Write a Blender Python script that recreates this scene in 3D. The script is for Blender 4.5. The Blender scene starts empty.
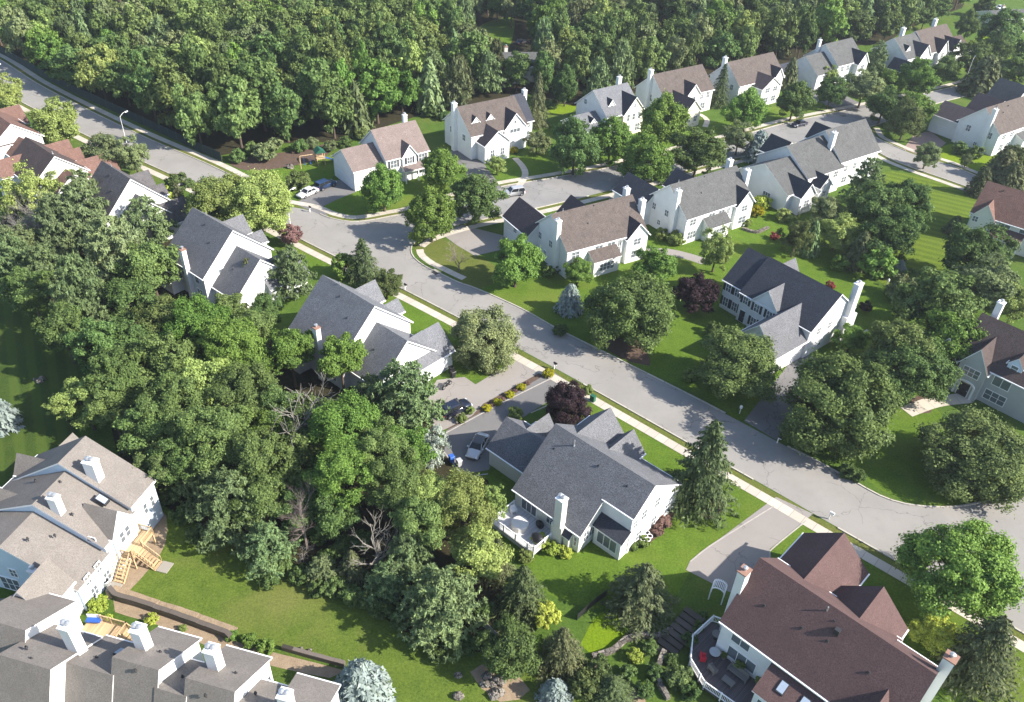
import bpy, math, random
import numpy as np
random.seed(7)
PI = math.pi
SC = bpy.context.scene
COL = SC.collection
# ---------------------------------------------------------------- camera (aerial view from about 73 m)
FOC, PITCH, ROLL, CAMH = 813.73, math.radians(36.794), math.radians(2.798), 73.0
FWD = np.array([0, math.cos(PITCH), -math.sin(PITCH)])
_r = np.array([1.0, 0, 0]); _u = np.cross(_r, FWD)
RIGHT = math.cos(ROLL) * _r + math.sin(ROLL) * _u
UP = -math.sin(ROLL) * _r + math.cos(ROLL) * _u
CAM = np.array([0, 0, CAMH])

def at(px, py, z=0.0):
    """ground position of a point seen in the photograph, at height z"""
    d = FWD * FOC + RIGHT * (px - 512) - UP * (py - 351)
    t = (z - CAMH) / d[2]
    return CAM + t * d

def g2(px, py, z=0.0):
    p = at(px, py, z); return (float(p[0]), float(p[1]))

# ---------------------------------------------------------------- scene objects
def link(o, parent=None):
    COL.objects.link(o)
    if parent is not None: o.parent = parent
    return o

def tag(o, label=None, cat=None, group=None, kind=None):
    if label: o['label'] = label
    if cat: o['category'] = cat
    if group: o['group'] = group
    if kind: o['kind'] = kind
    return o

def empty(name, loc, rz=0, label=None, cat=None, group=None):
    o = bpy.data.objects.new(name, None); o.empty_display_size = .3
    o.location = loc; o.rotation_euler = (0, 0, rz)
    link(o); return tag(o, label, cat, group)

class MB:
    """collects faces; build() links them as one mesh object"""
    def __init__(s): s.v = []; s.f = []; s.m = []; s.uv = None
    def face(s, pts, m=0):
        n = len(s.v); s.v += [tuple(map(float, p)) for p in pts]; s.f.append(tuple(range(n, n + len(pts)))); s.m.append(m)
    def hexa(s, b, t, m=0, mt=None):
        n = len(s.v); s.v += [tuple(map(float, p)) for p in list(b) + list(t)]; k = len(b)
        s.f.append(tuple(range(n + k - 1, n - 1, -1))); s.m.append(m)
        s.f.append(tuple(range(n + k, n + 2 * k))); s.m.append(m if mt is None else mt)
        for i in range(k):
            j = (i + 1) % k; s.f.append((n + i, n + j, n + k + j, n + k + i)); s.m.append(m)
        return s
    def box(s, x0, x1, y0, y1, z0, z1, m=0, mt=None):
        return s.hexa([(x0, y0, z0), (x1, y0, z0), (x1, y1, z0), (x0, y1, z0)], [(x0, y0, z1), (x1, y0, z1), (x1, y1, z1), (x0, y1, z1)], m, mt)
    def obox(s, c, ax, hx, hy, z0, z1, m=0):
        """box about c=(x,y), turned so that its x axis points along angle ax"""
        ca, sa = math.cos(ax), math.sin(ax); q = []
        for i, j in ((-1, -1), (1, -1), (1, 1), (-1, 1)):
            q.append((c[0] + ca * i * hx - sa * j * hy, c[1] + sa * i * hx + ca * j * hy))
        return s.hexa([(a, b, z0) for a, b in q], [(a, b, z1) for a, b in q], m)
    def tube(s, p, q, r0, r1=None, n=8, m=0, cap=True):
        r1 = r0 if r1 is None else r1
        p = np.array(p, float); q = np.array(q, float); d = q - p; L = np.linalg.norm(d)
        if L < 1e-6: return s
        d /= L; a = np.array([1.0, 0, 0]) if abs(d[0]) < .8 else np.array([0, 1.0, 0])
        e = np.cross(d, a); e /= np.linalg.norm(e); w = np.cross(d, e); k = len(s.v)
        for c, r in ((p, r0), (q, r1)):
            for i in range(n):
                t = 2 * PI * i / n; s.v.append(tuple(c + r * (math.cos(t) * e + math.sin(t) * w)))
        for i in range(n):
            j = (i + 1) % n; s.f.append((k + i, k + j, k + n + j, k + n + i)); s.m.append(m)
        if cap:
            s.f.append(tuple(range(k + n - 1, k - 1, -1))); s.m.append(m)
            s.f.append(tuple(range(k + n, k + 2 * n))); s.m.append(m)
        return s
    def lathe(s, prof, c=(0, 0), n=16, m=0):
        k = len(s.v)
        for r, z in prof:
            for i in range(n):
                t = 2 * PI * i / n; s.v.append((c[0] + r * math.cos(t), c[1] + r * math.sin(t), z))
        for a in range(len(prof) - 1):
            for i in range(n):
                j = (i + 1) % n; s.f.append((k + a * n + i, k + a * n + j, k + a * n + n + j, k + a * n + n + i)); s.m.append(m)
        s.f.append(tuple(range(k + n - 1, k - 1, -1))); s.m.append(m)
        e = k + (len(prof) - 1) * n; s.f.append(tuple(range(e, e + n))); s.m.append(m)
        return s
    def blob(s, c, rx, ry, rz, seed=0, m=0, nu=10, nv=6, rough=.15):
        rn = random.Random(seed); k = len(s.v)
        for a in range(nv + 1):
            ph = PI * a / nv
            for i in range(nu):
                t = 2 * PI * i / nu; q = 1 + rn.uniform(-rough, rough)
                s.v.append((c[0] + rx * q * math.sin(ph) * math.cos(t), c[1] + ry * q * math.sin(ph) * math.sin(t), c[2] + rz * q * math.cos(ph)))
        for a in range(nv):
            for i in range(nu):
                j = (i + 1) % nu; s.f.append((k + a * nu + i, k + a * nu + nu + i, k + a * nu + nu + j, k + a * nu + j)); s.m.append(m)
        return s
    def mesh(s, name, mats, smooth=False):
        me = bpy.data.meshes.new(name); me.from_pydata(s.v, [], s.f)
        for mt in (mats if isinstance(mats, (list, tuple)) else [mats]): me.materials.append(mt)
        if len(me.materials) > 1: me.polygons.foreach_set('material_index', s.m)
        if smooth: me.polygons.foreach_set('use_smooth', [True] * len(me.polygons))
        if s.uv is not None:
            l = me.uv_layers.new(name='UVMap')
            l.data.foreach_set('uv', np.array([s.uv[i] for lp in me.loops for i in [lp.vertex_index]], 'f').ravel())
        me.update(); return me
    def build(s, name, mats, parent=None, smooth=False):
        return link(bpy.data.objects.new(name, s.mesh(name, mats, smooth)), parent)

# ---------------------------------------------------------------- materials
class NT:
    def __init__(s, name):
        s.mat = bpy.data.materials.new(name); s.mat.use_nodes = True
        s.t = s.mat.node_tree; s.t.nodes.clear(); s.out = s.n('ShaderNodeOutputMaterial')
    def n(s, typ, **kw):
        q = s.t.nodes.new(typ)
        for k, v in kw.items():
            if k in q.inputs.keys(): q.inputs[k].default_value = v
            else: setattr(q, k, v)
        return q
    def l(s, a, b): s.t.links.new(a, b)
    def noise(s, scale, detail=3, rough=.55, vec=None):
        q = s.n('ShaderNodeTexNoise'); q.inputs['Scale'].default_value = scale; q.inputs['Detail'].default_value = detail
        q.inputs['Roughness'].default_value = rough
        if vec is not None: s.l(vec, q.inputs['Vector'])
        return q.outputs['Fac']
    def ramp(s, fac, stops):
        q = s.n('ShaderNodeValToRGB'); e = q.color_ramp.elements
        while len(e) < len(stops): e.new(.5)
        for i, (p, c) in enumerate(stops): e[i].position = p; e[i].color = (*c, 1) if len(c) == 3 else c
        s.l(fac, q.inputs['Fac']); return q.outputs['Color']
    def mix(s, fac, a, b, mode='MIX'):
        q = s.n('ShaderNodeMix', data_type='RGBA', blend_type=mode)
        for sock, val in ((q.inputs[0], fac), (q.inputs[6], a), (q.inputs[7], b)):
            if hasattr(val, 'links'): s.l(val, sock)
            elif isinstance(val, tuple): sock.default_value = (*val, 1) if len(val) == 3 else val
            else: sock.default_value = val
        return q.outputs[2]
    def math(s, op, a, b=None):
        q = s.n('ShaderNodeMath', operation=op)
        for i, val in enumerate((a, b)):
            if val is None: continue
            if hasattr(val, 'links'): s.l(val, q.inputs[i])
            else: q.inputs[i].default_value = val
        return q.outputs[0]
    def coord(s, which='Object'): return s.n('ShaderNodeTexCoord').outputs[which]
    def pos(s): return s.n('ShaderNodeNewGeometry').outputs['Position']
    def bump(s, h, dist=.02, strength=.6):
        q = s.n('ShaderNodeBump'); q.inputs['Distance'].default_value = dist; q.inputs['Strength'].default_value = strength
        s.l(h, q.inputs['Height']); return q.outputs['Normal']
    def principled(s, col, rough=.7, spec=.3, metal=0, normal=None, **kw):
        q = s.n('ShaderNodeBsdfPrincipled')
        if hasattr(col, 'links'): s.l(col, q.inputs['Base Color'])
        else: q.inputs['Base Color'].default_value = (*col, 1)
        if hasattr(rough, 'links'): s.l(rough, q.inputs['Roughness'])
        else: q.inputs['Roughness'].default_value = rough
        q.inputs['Specular IOR Level'].default_value = spec; q.inputs['Metallic'].default_value = metal
        for k, v in kw.items(): q.inputs[k].default_value = v
        if normal is not None: s.l(normal, q.inputs['Normal'])
        s.l(q.outputs[0], s.out.inputs['Surface']); return s.mat

def plain(name, col, rough=.6, spec=.3, metal=0, var=.12, scale=3.0, **kw):
    t = NT(name); n = t.noise(scale, 4)
    c = t.mix(n, tuple(x * (1 - var) for x in col), tuple(min(1, x * (1 + var)) for x in col))
    return t.principled(c, rough, spec, metal, **kw)

def shingle(name, col, streak=.25, k=1.0):
    t = NT(name); co = t.coord('Object'); g = t.noise(8.5, 2, .8, co); p = t.noise(.55, 4, .6, co); f = t.noise(17, 1, .5, co)
    mp = t.n('ShaderNodeMapping'); mp.inputs['Scale'].default_value = (1.1, 1.1, .12); t.l(co, mp.inputs['Vector'])
    st = t.noise(1.3, 4, .6, mp.outputs[0])
    c = t.ramp(g, [(.36, tuple(x * (1 - .5 * k) for x in col)), (.5, col), (.66, tuple(min(1, x * (1 + .6 * k)) for x in col))])
    c = t.mix(t.ramp(p, [(.35, (0, 0, 0)), (.65, (1, 1, 1))]), c, tuple(x * .78 for x in col), 'MIX')
    c = t.mix(.55, t.ramp(g, [(.36, tuple(x * (1 - .5 * k) for x in col)), (.5, col), (.66, tuple(min(1, x * (1 + .6 * k)) for x in col))]), c)
    c = t.mix(t.math('MULTIPLY', t.ramp(st, [(.5, (0, 0, 0)), (.68, (1, 1, 1))]), streak), c, tuple(x * .45 for x in col))
    return t.principled(c, .9, .15, normal=t.bump(f, .03, .5))

def siding(name, col, course=7.5):
    t = NT(name); co = t.coord('Object'); sep = t.n('ShaderNodeSeparateXYZ'); t.l(co, sep.inputs[0])
    w = t.math('FRACT', t.math('MULTIPLY', sep.outputs[2], course))
    n = t.noise(.7, 5, .6, co); c = t.mix(t.ramp(n, [(.35, (0, 0, 0)), (.7, (1, 1, 1))]), col, tuple(x * .9 for x in col))
    c = t.mix(t.math('LESS_THAN', w, .1), c, tuple(x * .8 for x in col))
    return t.principled(c, .55, .3, normal=t.bump(w, .02, .5))

def boards(name, col, scale=7, axis=0):
    t = NT(name); co = t.coord('Object'); sep = t.n('ShaderNodeSeparateXYZ'); t.l(co, sep.inputs[0])
    v = t.math('MULTIPLY', sep.outputs[axis], scale); w = t.math('FRACT', v)
    wn = t.n('ShaderNodeTexWhiteNoise', noise_dimensions='1D'); t.l(t.math('FLOOR', v), wn.inputs['W'])
    c = t.mix(wn.outputs['Value'], tuple(x * .8 for x in col), tuple(x * 1.15 for x in col))
    c = t.mix(t.math('LESS_THAN', w, .1), c, tuple(x * .35 for x in col))
    return t.principled(c, .7, .2)

def leafmat(name, dark, light, trans=.26, warm=.25):
    t = NT(name); geo = t.n('ShaderNodeNewGeometry'); oi = t.n('ShaderNodeObjectInfo'); co = t.coord('Object')
    c = t.mix(geo.outputs['Random Per Island'], dark, light)
    n = t.noise(2.3, 3, .6, co)
    c = t.mix(t.ramp(n, [(.38, (0, 0, 0)), (.66, (1, 1, 1))]), c, t.mix(.45, c, (light[0] * 1.1, light[1] * 1.08, light[2] * .9)))
    hs = t.n('ShaderNodeHueSaturation'); t.l(c, hs.inputs['Color'])
    mr = t.n('ShaderNodeMapRange'); t.l(oi.outputs['Random'], mr.inputs[0]); mr.inputs[3].default_value = .5 - .05 * warm; mr.inputs[4].default_value = .5 + .06 * warm
    t.l(mr.outputs[0], hs.inputs['Hue'])
    mv = t.n('ShaderNodeMapRange'); t.l(t.math('FRACT', t.math('MULTIPLY', oi.outputs['Random'], 7.31)), mv.inputs[0]); mv.inputs[3].default_value = .8; mv.inputs[4].default_value = 1.22
    t.l(mv.outputs[0], hs.inputs['Value'])
    d = t.n('ShaderNodeBsdfDiffuse'); tr = t.n('ShaderNodeBsdfTranslucent'); t.l(hs.outputs[0], d.inputs[0]); t.l(hs.outputs[0], tr.inputs[0])
    m = t.n('ShaderNodeMixShader'); m.inputs[0].default_value = trans; t.l(d.outputs[0], m.inputs[1]); t.l(tr.outputs[0], m.inputs[2])
    gl = t.n('ShaderNodeBsdfGlossy'); gl.inputs['Roughness'].default_value = .45; gl.inputs[0].default_value = (.8, .85, .9, 1)
    m2 = t.n('ShaderNodeMixShader'); m2.inputs[0].default_value = .006; t.l(m.outputs[0], m2.inputs[1]); t.l(gl.outputs[0], m2.inputs[2])
    t.l(m2.outputs[0], t.out.inputs['Surface']); return t.mat

def grassmat(name, dark, light, dry, stripe=None):
    """stripe = (angle, width in metres) for a mown lawn"""
    t = NT(name); p = t.pos()
    big = t.noise(.07, 4, .6, p); mid = t.noise(.5, 4, .65, p); fine = t.noise(4, 4, .8, p); vf = t.noise(14, 3, .8, p)
    c = t.mix(t.ramp(mid, [(.35, (0, 0, 0)), (.65, (1, 1, 1))]), dark, light)
    c = t.mix(t.math('MULTIPLY', t.ramp(big, [(.5, (0, 0, 0)), (.68, (1, 1, 1))]), .75), c, dry)
    c = t.mix(.55, c, t.mix(t.ramp(fine, [(.36, (0, 0, 0)), (.64, (1, 1, 1))]), tuple(x * .7 for x in dark), tuple(x * 1.15 for x in light)))
    if stripe:
        sep = t.n('ShaderNodeSeparateXYZ'); t.l(p, sep.inputs[0])
        a = t.math('ADD', t.math('MULTIPLY', sep.outputs[0], math.cos(stripe[0]) / stripe[1]), t.math('MULTIPLY', sep.outputs[1], math.sin(stripe[0]) / stripe[1]))
        a = t.math('ADD', a, t.math('MULTIPLY', mid, .25))
        w = t.math('ADD', t.math('MULTIPLY', t.math('SINE', t.math('MULTIPLY', a, 2 * PI)), 1.4), .5)
        q = t.n('ShaderNodeClamp'); t.l(w, q.inputs[0])
        c = t.mix(q.outputs[0], c, t.mix(.55, c, (light[0] * 1.3, light[1] * 1.25, light[2] * 1.1)))
    return t.principled(c, .95, .08, normal=t.bump(vf, .12, .9))

def pavement(name, col, crack=True, joint=0.0, patch=.2):
    t = NT(name); p = t.pos(); fine = t.noise(9, 3, .8, p); big = t.noise(.16, 5, .62, p); mid = t.noise(1.1, 4, .6, p)
    c = t.mix(fine, tuple(x * .86 for x in col), tuple(x * 1.13 for x in col))
    c = t.mix(t.math('MULTIPLY', t.ramp(big, [(.4, (0, 0, 0)), (.62, (1, 1, 1))]), patch * 1.6), c, tuple(x * .7 for x in col))
    c = t.mix(t.math('MULTIPLY', t.ramp(mid, [(.55, (0, 0, 0)), (.7, (1, 1, 1))]), patch), c, tuple(x * .72 for x in col))
    if crack:
        wv = t.n('ShaderNodeVectorMath', operation='ADD'); sc = t.n('ShaderNodeVectorMath', operation='SCALE'); nn = t.n('ShaderNodeTexNoise'); nn.inputs['Scale'].default_value = .5
        nn.inputs['Detail'].default_value = 5; t.l(p, nn.inputs['Vector']); t.l(nn.outputs['Color'], sc.inputs[0]); sc.inputs['Scale'].default_value = 3.0
        t.l(p, wv.inputs[0]); t.l(sc.outputs[0], wv.inputs[1])
        vo = t.n('ShaderNodeTexVoronoi', feature='DISTANCE_TO_EDGE'); vo.inputs['Scale'].default_value = .13; t.l(wv.outputs[0], vo.inputs['Vector'])
        msk = t.math('MULTIPLY', t.math('LESS_THAN', vo.outputs['Distance'], .006), t.math('GREATER_THAN', t.noise(.11, 2, .5, p), .47))
        c = t.mix(t.math('MULTIPLY', msk, .5), c, tuple(x * .4 for x in col))
    if joint:
        uv = t.coord('UV'); sep = t.n('ShaderNodeSeparateXYZ'); t.l(uv, sep.inputs[0])
        j = t.math('LESS_THAN', t.math('FRACT', t.math('DIVIDE', sep.outputs[0], joint)), .05)
        wn = t.n('ShaderNodeTexWhiteNoise', noise_dimensions='1D'); t.l(t.math('FLOOR', t.math('DIVIDE', sep.outputs[0], joint)), wn.inputs['W'])
        c = t.mix(.35, c, t.mix(wn.outputs['Value'], tuple(x * .7 for x in col), tuple(x * 1.2 for x in col)))
        c = t.mix(t.math('MULTIPLY', j, .6), c, tuple(x * .4 for x in col))
    return t.principled(c, .88, .2, normal=t.bump(fine, .01, .5))

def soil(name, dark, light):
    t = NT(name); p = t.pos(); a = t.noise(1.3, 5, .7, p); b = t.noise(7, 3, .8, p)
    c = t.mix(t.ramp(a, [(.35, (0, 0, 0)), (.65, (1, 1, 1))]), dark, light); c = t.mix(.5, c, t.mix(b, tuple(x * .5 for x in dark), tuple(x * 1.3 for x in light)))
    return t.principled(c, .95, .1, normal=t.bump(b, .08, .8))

def stonemat(name, dark, light, scale=2.2):
    t = NT(name); co = t.pos(); vo = t.n('ShaderNodeTexVoronoi'); vo.inputs['Scale'].default_value = scale; t.l(co, vo.inputs['Vector'])
    ed = t.n('ShaderNodeTexVoronoi', feature='DISTANCE_TO_EDGE'); ed.inputs['Scale'].default_value = scale; t.l(co, ed.inputs['Vector'])
    sep = t.n('ShaderNodeSeparateXYZ'); t.l(vo.outputs['Color'], sep.inputs[0])
    c = t.mix(sep.outputs[0], dark, light); c = t.mix(t.math('LESS_THAN', ed.outputs['Distance'], .05), c, tuple(x * .4 for x in dark))
    return t.principled(c, .9, .15, normal=t.bump(ed.outputs['Distance'], .05, .8))

M = {}
M['white'] = siding('white siding', (.74, .745, .75)); M['cream'] = siding('cream siding', (.72, .71, .64))
M['greywall'] = siding('grey siding', (.42, .43, .44)); M['bluewhite'] = siding('pale blue siding', (.56, .66, .77))
M['trim'] = plain('white trim', (.78, .78, .78), .45, var=.06); M['ivory'] = siding('ivory siding', (.74, .69, .56))
M['glass'] = plain('window glass', (.12, .14, .16), .12, .5, var=.5, scale=.8)
M['glassdark'] = plain('dark glass', (.015, .017, .02), .05, .6)
M['shutter'] = plain('dark blue shutter', (.03, .035, .05), .5)
M['slate'] = shingle('grey shingle', (.125, .128, .14)); M['slatedark'] = shingle('dark blue grey shingle', (.044, .048, .062), .1)
M['slateblue'] = shingle('blue grey shingle', (.14, .145, .16)); M['charcoal'] = shingle('weathered charcoal shingle', (.10, .095, .10), .6)
M['tan'] = shingle('taupe shingle', (.10, .083, .077), .45); M['taupe'] = shingle('pinkish taupe shingle', (.175, .14, .13), .15)
M['greyroof'] = shingle('weathered grey shingle', (.092, .094, .095), .4); M['brown'] = shingle('maroon brown shingle', (.098, .062, .06), .1, .65)
M['redbrown'] = shingle('red brown shingle', (.15, .09, .075), .3); M['darkbrown'] = shingle('dark brown shingle', (.075, .058, .056), .3)
M['darkwing'] = shingle('dark plum shingle', (.065, .055, .062), .2); M['town'] = shingle('warm grey shingle', (.18, .163, .15), .1, .5)
M['brick'] = plain('orange chimney brick', (.26, .15, .115), .8); M['metal'] = plain('dull metal', (.45, .46, .47), .4, .5, .6)
M['dark'] = plain('black plastic', (.02, .02, .022), .4); M['darkmetal'] = plain('dark metal', (.05, .05, .055), .4, .5, .4)
M['cedar'] = boards('fresh wood boards', (.50, .36, .21), 7); M['deckgrey'] = boards('grey deck boards', (.52, .51, .52), 7)
M['deckdark'] = boards('dark deck boards', (.10, .085, .09), 7); M['garage'] = plain('white garage door', (.70, .71, .73), .5, var=.05)
M['bark'] = plain('bark', (.09, .07, .055), .9, .1, var=.4, scale=6); M['greybark'] = plain('pale dead wood', (.22, .205, .185), .9, .1, var=.35, scale=5)
M['twig'] = plain('brownish twig', (.20, .165, .15), .9, .1, var=.3, scale=5)
M['stone'] = stonemat('field stone', (.10, .09, .08), (.25, .225, .195)); M['steps'] = boards('weathered step timber', (.085, .072, .062), 6, 2); M['timber'] = boards('dark wall block', (.13, .11, .095), 5, 2)
M['asphalt'] = pavement('asphalt', (.255, .243, .228), True, 0, .22); M['asphaltblue'] = pavement('worn asphalt', (.235, .23, .225), True, 0, .32)
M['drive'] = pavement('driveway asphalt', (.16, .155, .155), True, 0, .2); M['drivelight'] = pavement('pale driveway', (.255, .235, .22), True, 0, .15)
M['paver'] = pavement('reddish paver', (.27, .20, .18), False, 0, .2)
M['walk'] = pavement('concrete walk', (.46, .42, .36), False, 1.5, .15); M['kerb'] = pavement('kerb concrete', (.42, .39, .34), False, 3, .15)
M['belgian'] = pavement('pale block edging', (.36, .335, .31), False, .3, .1)
M['grass'] = grassmat('grass', (.05, .098, .015), (.092, .155, .026), (.16, .155, .045)); M['meadow'] = grassmat('rough grass', (.062, .108, .016), (.13, .18, .03), (.24, .20, .08))
M['bright'] = grassmat('lush lawn', (.062, .118, .013), (.118, .19, .024), (.185, .19, .045)); M['vivid'] = grassmat('vivid lawn', (.12, .20, .008), (.17, .25, .012), (.17, .22, .02))
M['striped'] = grassmat('striped lawn', (.065, .115, .012), (.105, .15, .02), (.14, .155, .03), (math.radians(62), 2.1))
M['stripedshade'] = grassmat('painted shade striped lawn', (.034, .066, .012), (.06, .095, .02), (.085, .105, .02), (math.radians(30), 2.4))  # tree shade over the mown field is put into this darker grass colour
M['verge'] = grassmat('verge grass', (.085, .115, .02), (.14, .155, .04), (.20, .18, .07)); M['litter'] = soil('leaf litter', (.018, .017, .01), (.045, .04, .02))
M['mulch'] = soil('mulch', (.07, .047, .036), (.13, .09, .07)); M['earth'] = soil('bare earth', (.20, .15, .10), (.34, .26, .18))
# ---------------------------------------------------------------- foliage meshes (unit size, shared by the copies)
LEAF = {
 'maple': leafmat('maple leaves', (0.0556, 0.11, 0.0228), (0.176, 0.282, 0.0628)), 'deep': leafmat('deep green leaves', (0.0412, 0.0723, 0.0246), (0.133, 0.202, 0.0649)),
 'oak': leafmat('oak leaves', (0.0569, 0.0894, 0.0282), (0.18, 0.244, 0.0812)), 'light': leafmat('light yellowish leaves', (0.106, 0.145, 0.0408), (0.299, 0.378, 0.119)),
 'olive': leafmat('olive leaves', (.058, .085, .028), (.15, .19, .07)), 'grey': leafmat('grey green leaves', (0.0788, 0.106, 0.049), (0.232, 0.275, 0.126)),
 'purple': leafmat('purple leaves', (.022, .014, .018), (.055, .034, .042), warm=.02), 'plum': leafmat('dusky plum leaves', (0.105, 0.056, 0.06125), (0.21, 0.12, 0.1138), warm=.02),
 'spruce': leafmat('spruce needles', (0.0412, 0.056, 0.0282), (0.149, 0.166, 0.0812), .15), 'bronze': leafmat('bronze spruce needles', (.038, .058, .026), (.115, .15, .065), .15),
 'blue': leafmat('blue needles', (.15, .19, .185), (.28, .335, .325), .15, .02), 'pine': leafmat('pine needles', (0.0649, 0.103, 0.049), (0.217, 0.296, 0.132), .2),
 'palepine': leafmat('pale pine needles', (.10, .14, .065), (.215, .265, .13), .2), 'silver': leafmat('silver leaves', (.22, .26, .225), (.36, .41, .36), .2, .02),
 'gold': leafmat('gold shrub leaves', (.20, .21, .012), (.34, .32, .02)), 'shrub': leafmat('shrub leaves', (0.0712, 0.106, 0.0317), (0.217, 0.284, 0.0812)),
 'lime': leafmat('lime shrub leaves', (0.159, 0.212, 0.0352), (0.435, 0.508, 0.0949)), 'red': leafmat('red shrub leaves', (.16, .035, .04), (.28, .07, .07), warm=.02),
 'brownleaf': leafmat('brown shrub leaves', (0.1313, 0.08, 0.07), (0.245, 0.152, 0.1313), warm=.02)}
GREEN = LEAF['oak']

def quads(name, P, N, T, sl, sw, mat):
    """leaf sized faces: centre P, normal N, long direction T, half length sl, half width sw"""
    n = len(P); T = T - N * np.sum(T * N, 1)[:, None]; T /= np.linalg.norm(T, axis=1)[:, None] + 1e-9; B = np.cross(N, T)
    sl = np.broadcast_to(sl, (n,))[:, None]; sw = np.broadcast_to(sw, (n,))[:, None]
    V = np.stack([P - T * sl, P + B * sw - T * sl * .1, P + T * sl, P - B * sw - T * sl * .1], 1).reshape(-1, 3)
    me = bpy.data.meshes.new(name); me.vertices.add(4 * n); me.vertices.foreach_set('co', V.astype('f').ravel())
    me.loops.add(4 * n); me.loops.foreach_set('vertex_index', np.arange(4 * n, dtype='i'))
    me.polygons.add(n); me.polygons.foreach_set('loop_start', np.arange(0, 4 * n, 4, dtype='i'))
    me.materials.append(mat); me.update(calc_edges=True); return me

def unit(v): return v / (np.linalg.norm(v, axis=-1, keepdims=True) + 1e-9)

def crown_mesh(name, seed, leaves, size, clumps=34, rough=.2, crad=(.24, .42), egg=0.0, gap=.0, sub=6):
    """broadleaf crown about the origin, radius about 1: boughs, each carrying leafy sprays"""
    r = np.random.default_rng(seed); i = np.arange(clumps) + .5
    ph = np.arccos(1 - 1.8 * i / clumps); th = PI * (1 + 5 ** .5) * i
    D = unit(np.stack([np.cos(th) * np.sin(ph), np.sin(th) * np.sin(ph), np.cos(ph)], 1) + r.normal(0, .24, (clumps, 3)))
    rad = r.uniform(.58 - rough * .5, .78 + rough * .4, clumps); C = D * rad[:, None]
    if egg: C[:, :2] *= (1 - egg * np.clip(C[:, 2], -1, 1))[:, None]
    cr = r.uniform(*crad, clumps) * (1 + .25 * (rad < .55))
    if gap:
        keep = r.random(len(C)) > gap; C, cr = C[keep], cr[keep]
    nin = clumps // 4; C = np.concatenate([C, r.normal(0, .25, (nin, 3))]); cr = np.concatenate([cr, r.uniform(.22, .34, nin)])
    K = np.repeat(np.arange(len(C)), sub); sd = unit(r.normal(0, 1, (len(K), 3)) + unit(C)[K] * .7)
    SC_ = C[K] + sd * (cr[K] * r.uniform(.45, .95, len(K)))[:, None] * np.array([1, 1, .8]); sr = cr[K] * r.uniform(.3, .62, len(K))
    w = sr ** 2; k = r.choice(len(SC_), leaves, p=w / w.sum()); d = unit(r.normal(0, 1, (leaves, 3)))
    out = unit(SC_)[k]; flip = np.sum(d * out, 1) < -.5; d[flip] *= -1
    u = r.uniform(.4, 1.1, leaves) ** .6 * r.normal(1, .09, leaves)
    P = SC_[k] + d * (sr[k] * u)[:, None] * np.array([1.1, 1.1, .75])
    stray = r.random(leaves) < .1; P[stray] += (unit(P[stray]) * r.uniform(0, .14, stray.sum())[:, None]); N = unit(d * .45 + sd[k] * .35 + r.normal(0, .43, (leaves, 3)) + np.array([0, 0, .3])); T = r.normal(0, 1, (leaves, 3))
    P /= np.percentile(np.hypot(P[:, 0], P[:, 1]), 96) / .97; s = size * r.uniform(.6, 1.4, leaves)
    return quads(name, P, N, T, s, s * .7, GREEN)

def spruce_mesh(name, seed, levels, sprays, droop=.16, ragged=.12, power=.9, wid=.085, top=.02, nb=6, fan=.16):
    """conifer, z from 0 to 1, radius 1"""
    r = np.random.default_rng(seed); P = []; N = []; T = []; L = []; W = []
    for a in range(levels):
        t = .04 + .95 * (a + r.uniform(-.3, .3)) / levels; t = min(max(t, .03), .985)
        n = int(nb + nb * .9 * (1 - t)); off = r.uniform(0, 6.28); base = (1 - t) ** power + top
        for b in range(n):
            th = off + 6.283 * (b + r.uniform(-.25, .25)) / n; ln = base * (1 + r.normal(0, ragged)); d = np.array([math.cos(th), math.sin(th), 0])
            side = np.array([-d[1], d[0], 0]); ns = max(3, int(sprays * (.35 + .65 * ln)))
            for c in range(ns):
                f = .12 + .88 * (c + r.random()) / ns; z = t - droop * ln * f * f * .55 + .03 * ln * f
                for sgn in (-1, 1):
                    q = d * ln * f + side * sgn * ln * fan * (1.15 - f) * r.uniform(.3, 1.3); q[2] = z + r.normal(0, .006)
                    P.append(q); N.append(np.array([d[0] * .35, d[1] * .35, .9]) + r.normal(0, .28, 3)); T.append(d * .8 + side * sgn * .75 + np.array([0, 0, -.15]))
                    L.append(wid * r.uniform(.8, 1.5)); W.append(wid * r.uniform(.35, .6))
    return quads(name, np.array(P), unit(np.array(N)), np.array(T), np.array(L), np.array(W), GREEN)

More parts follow.
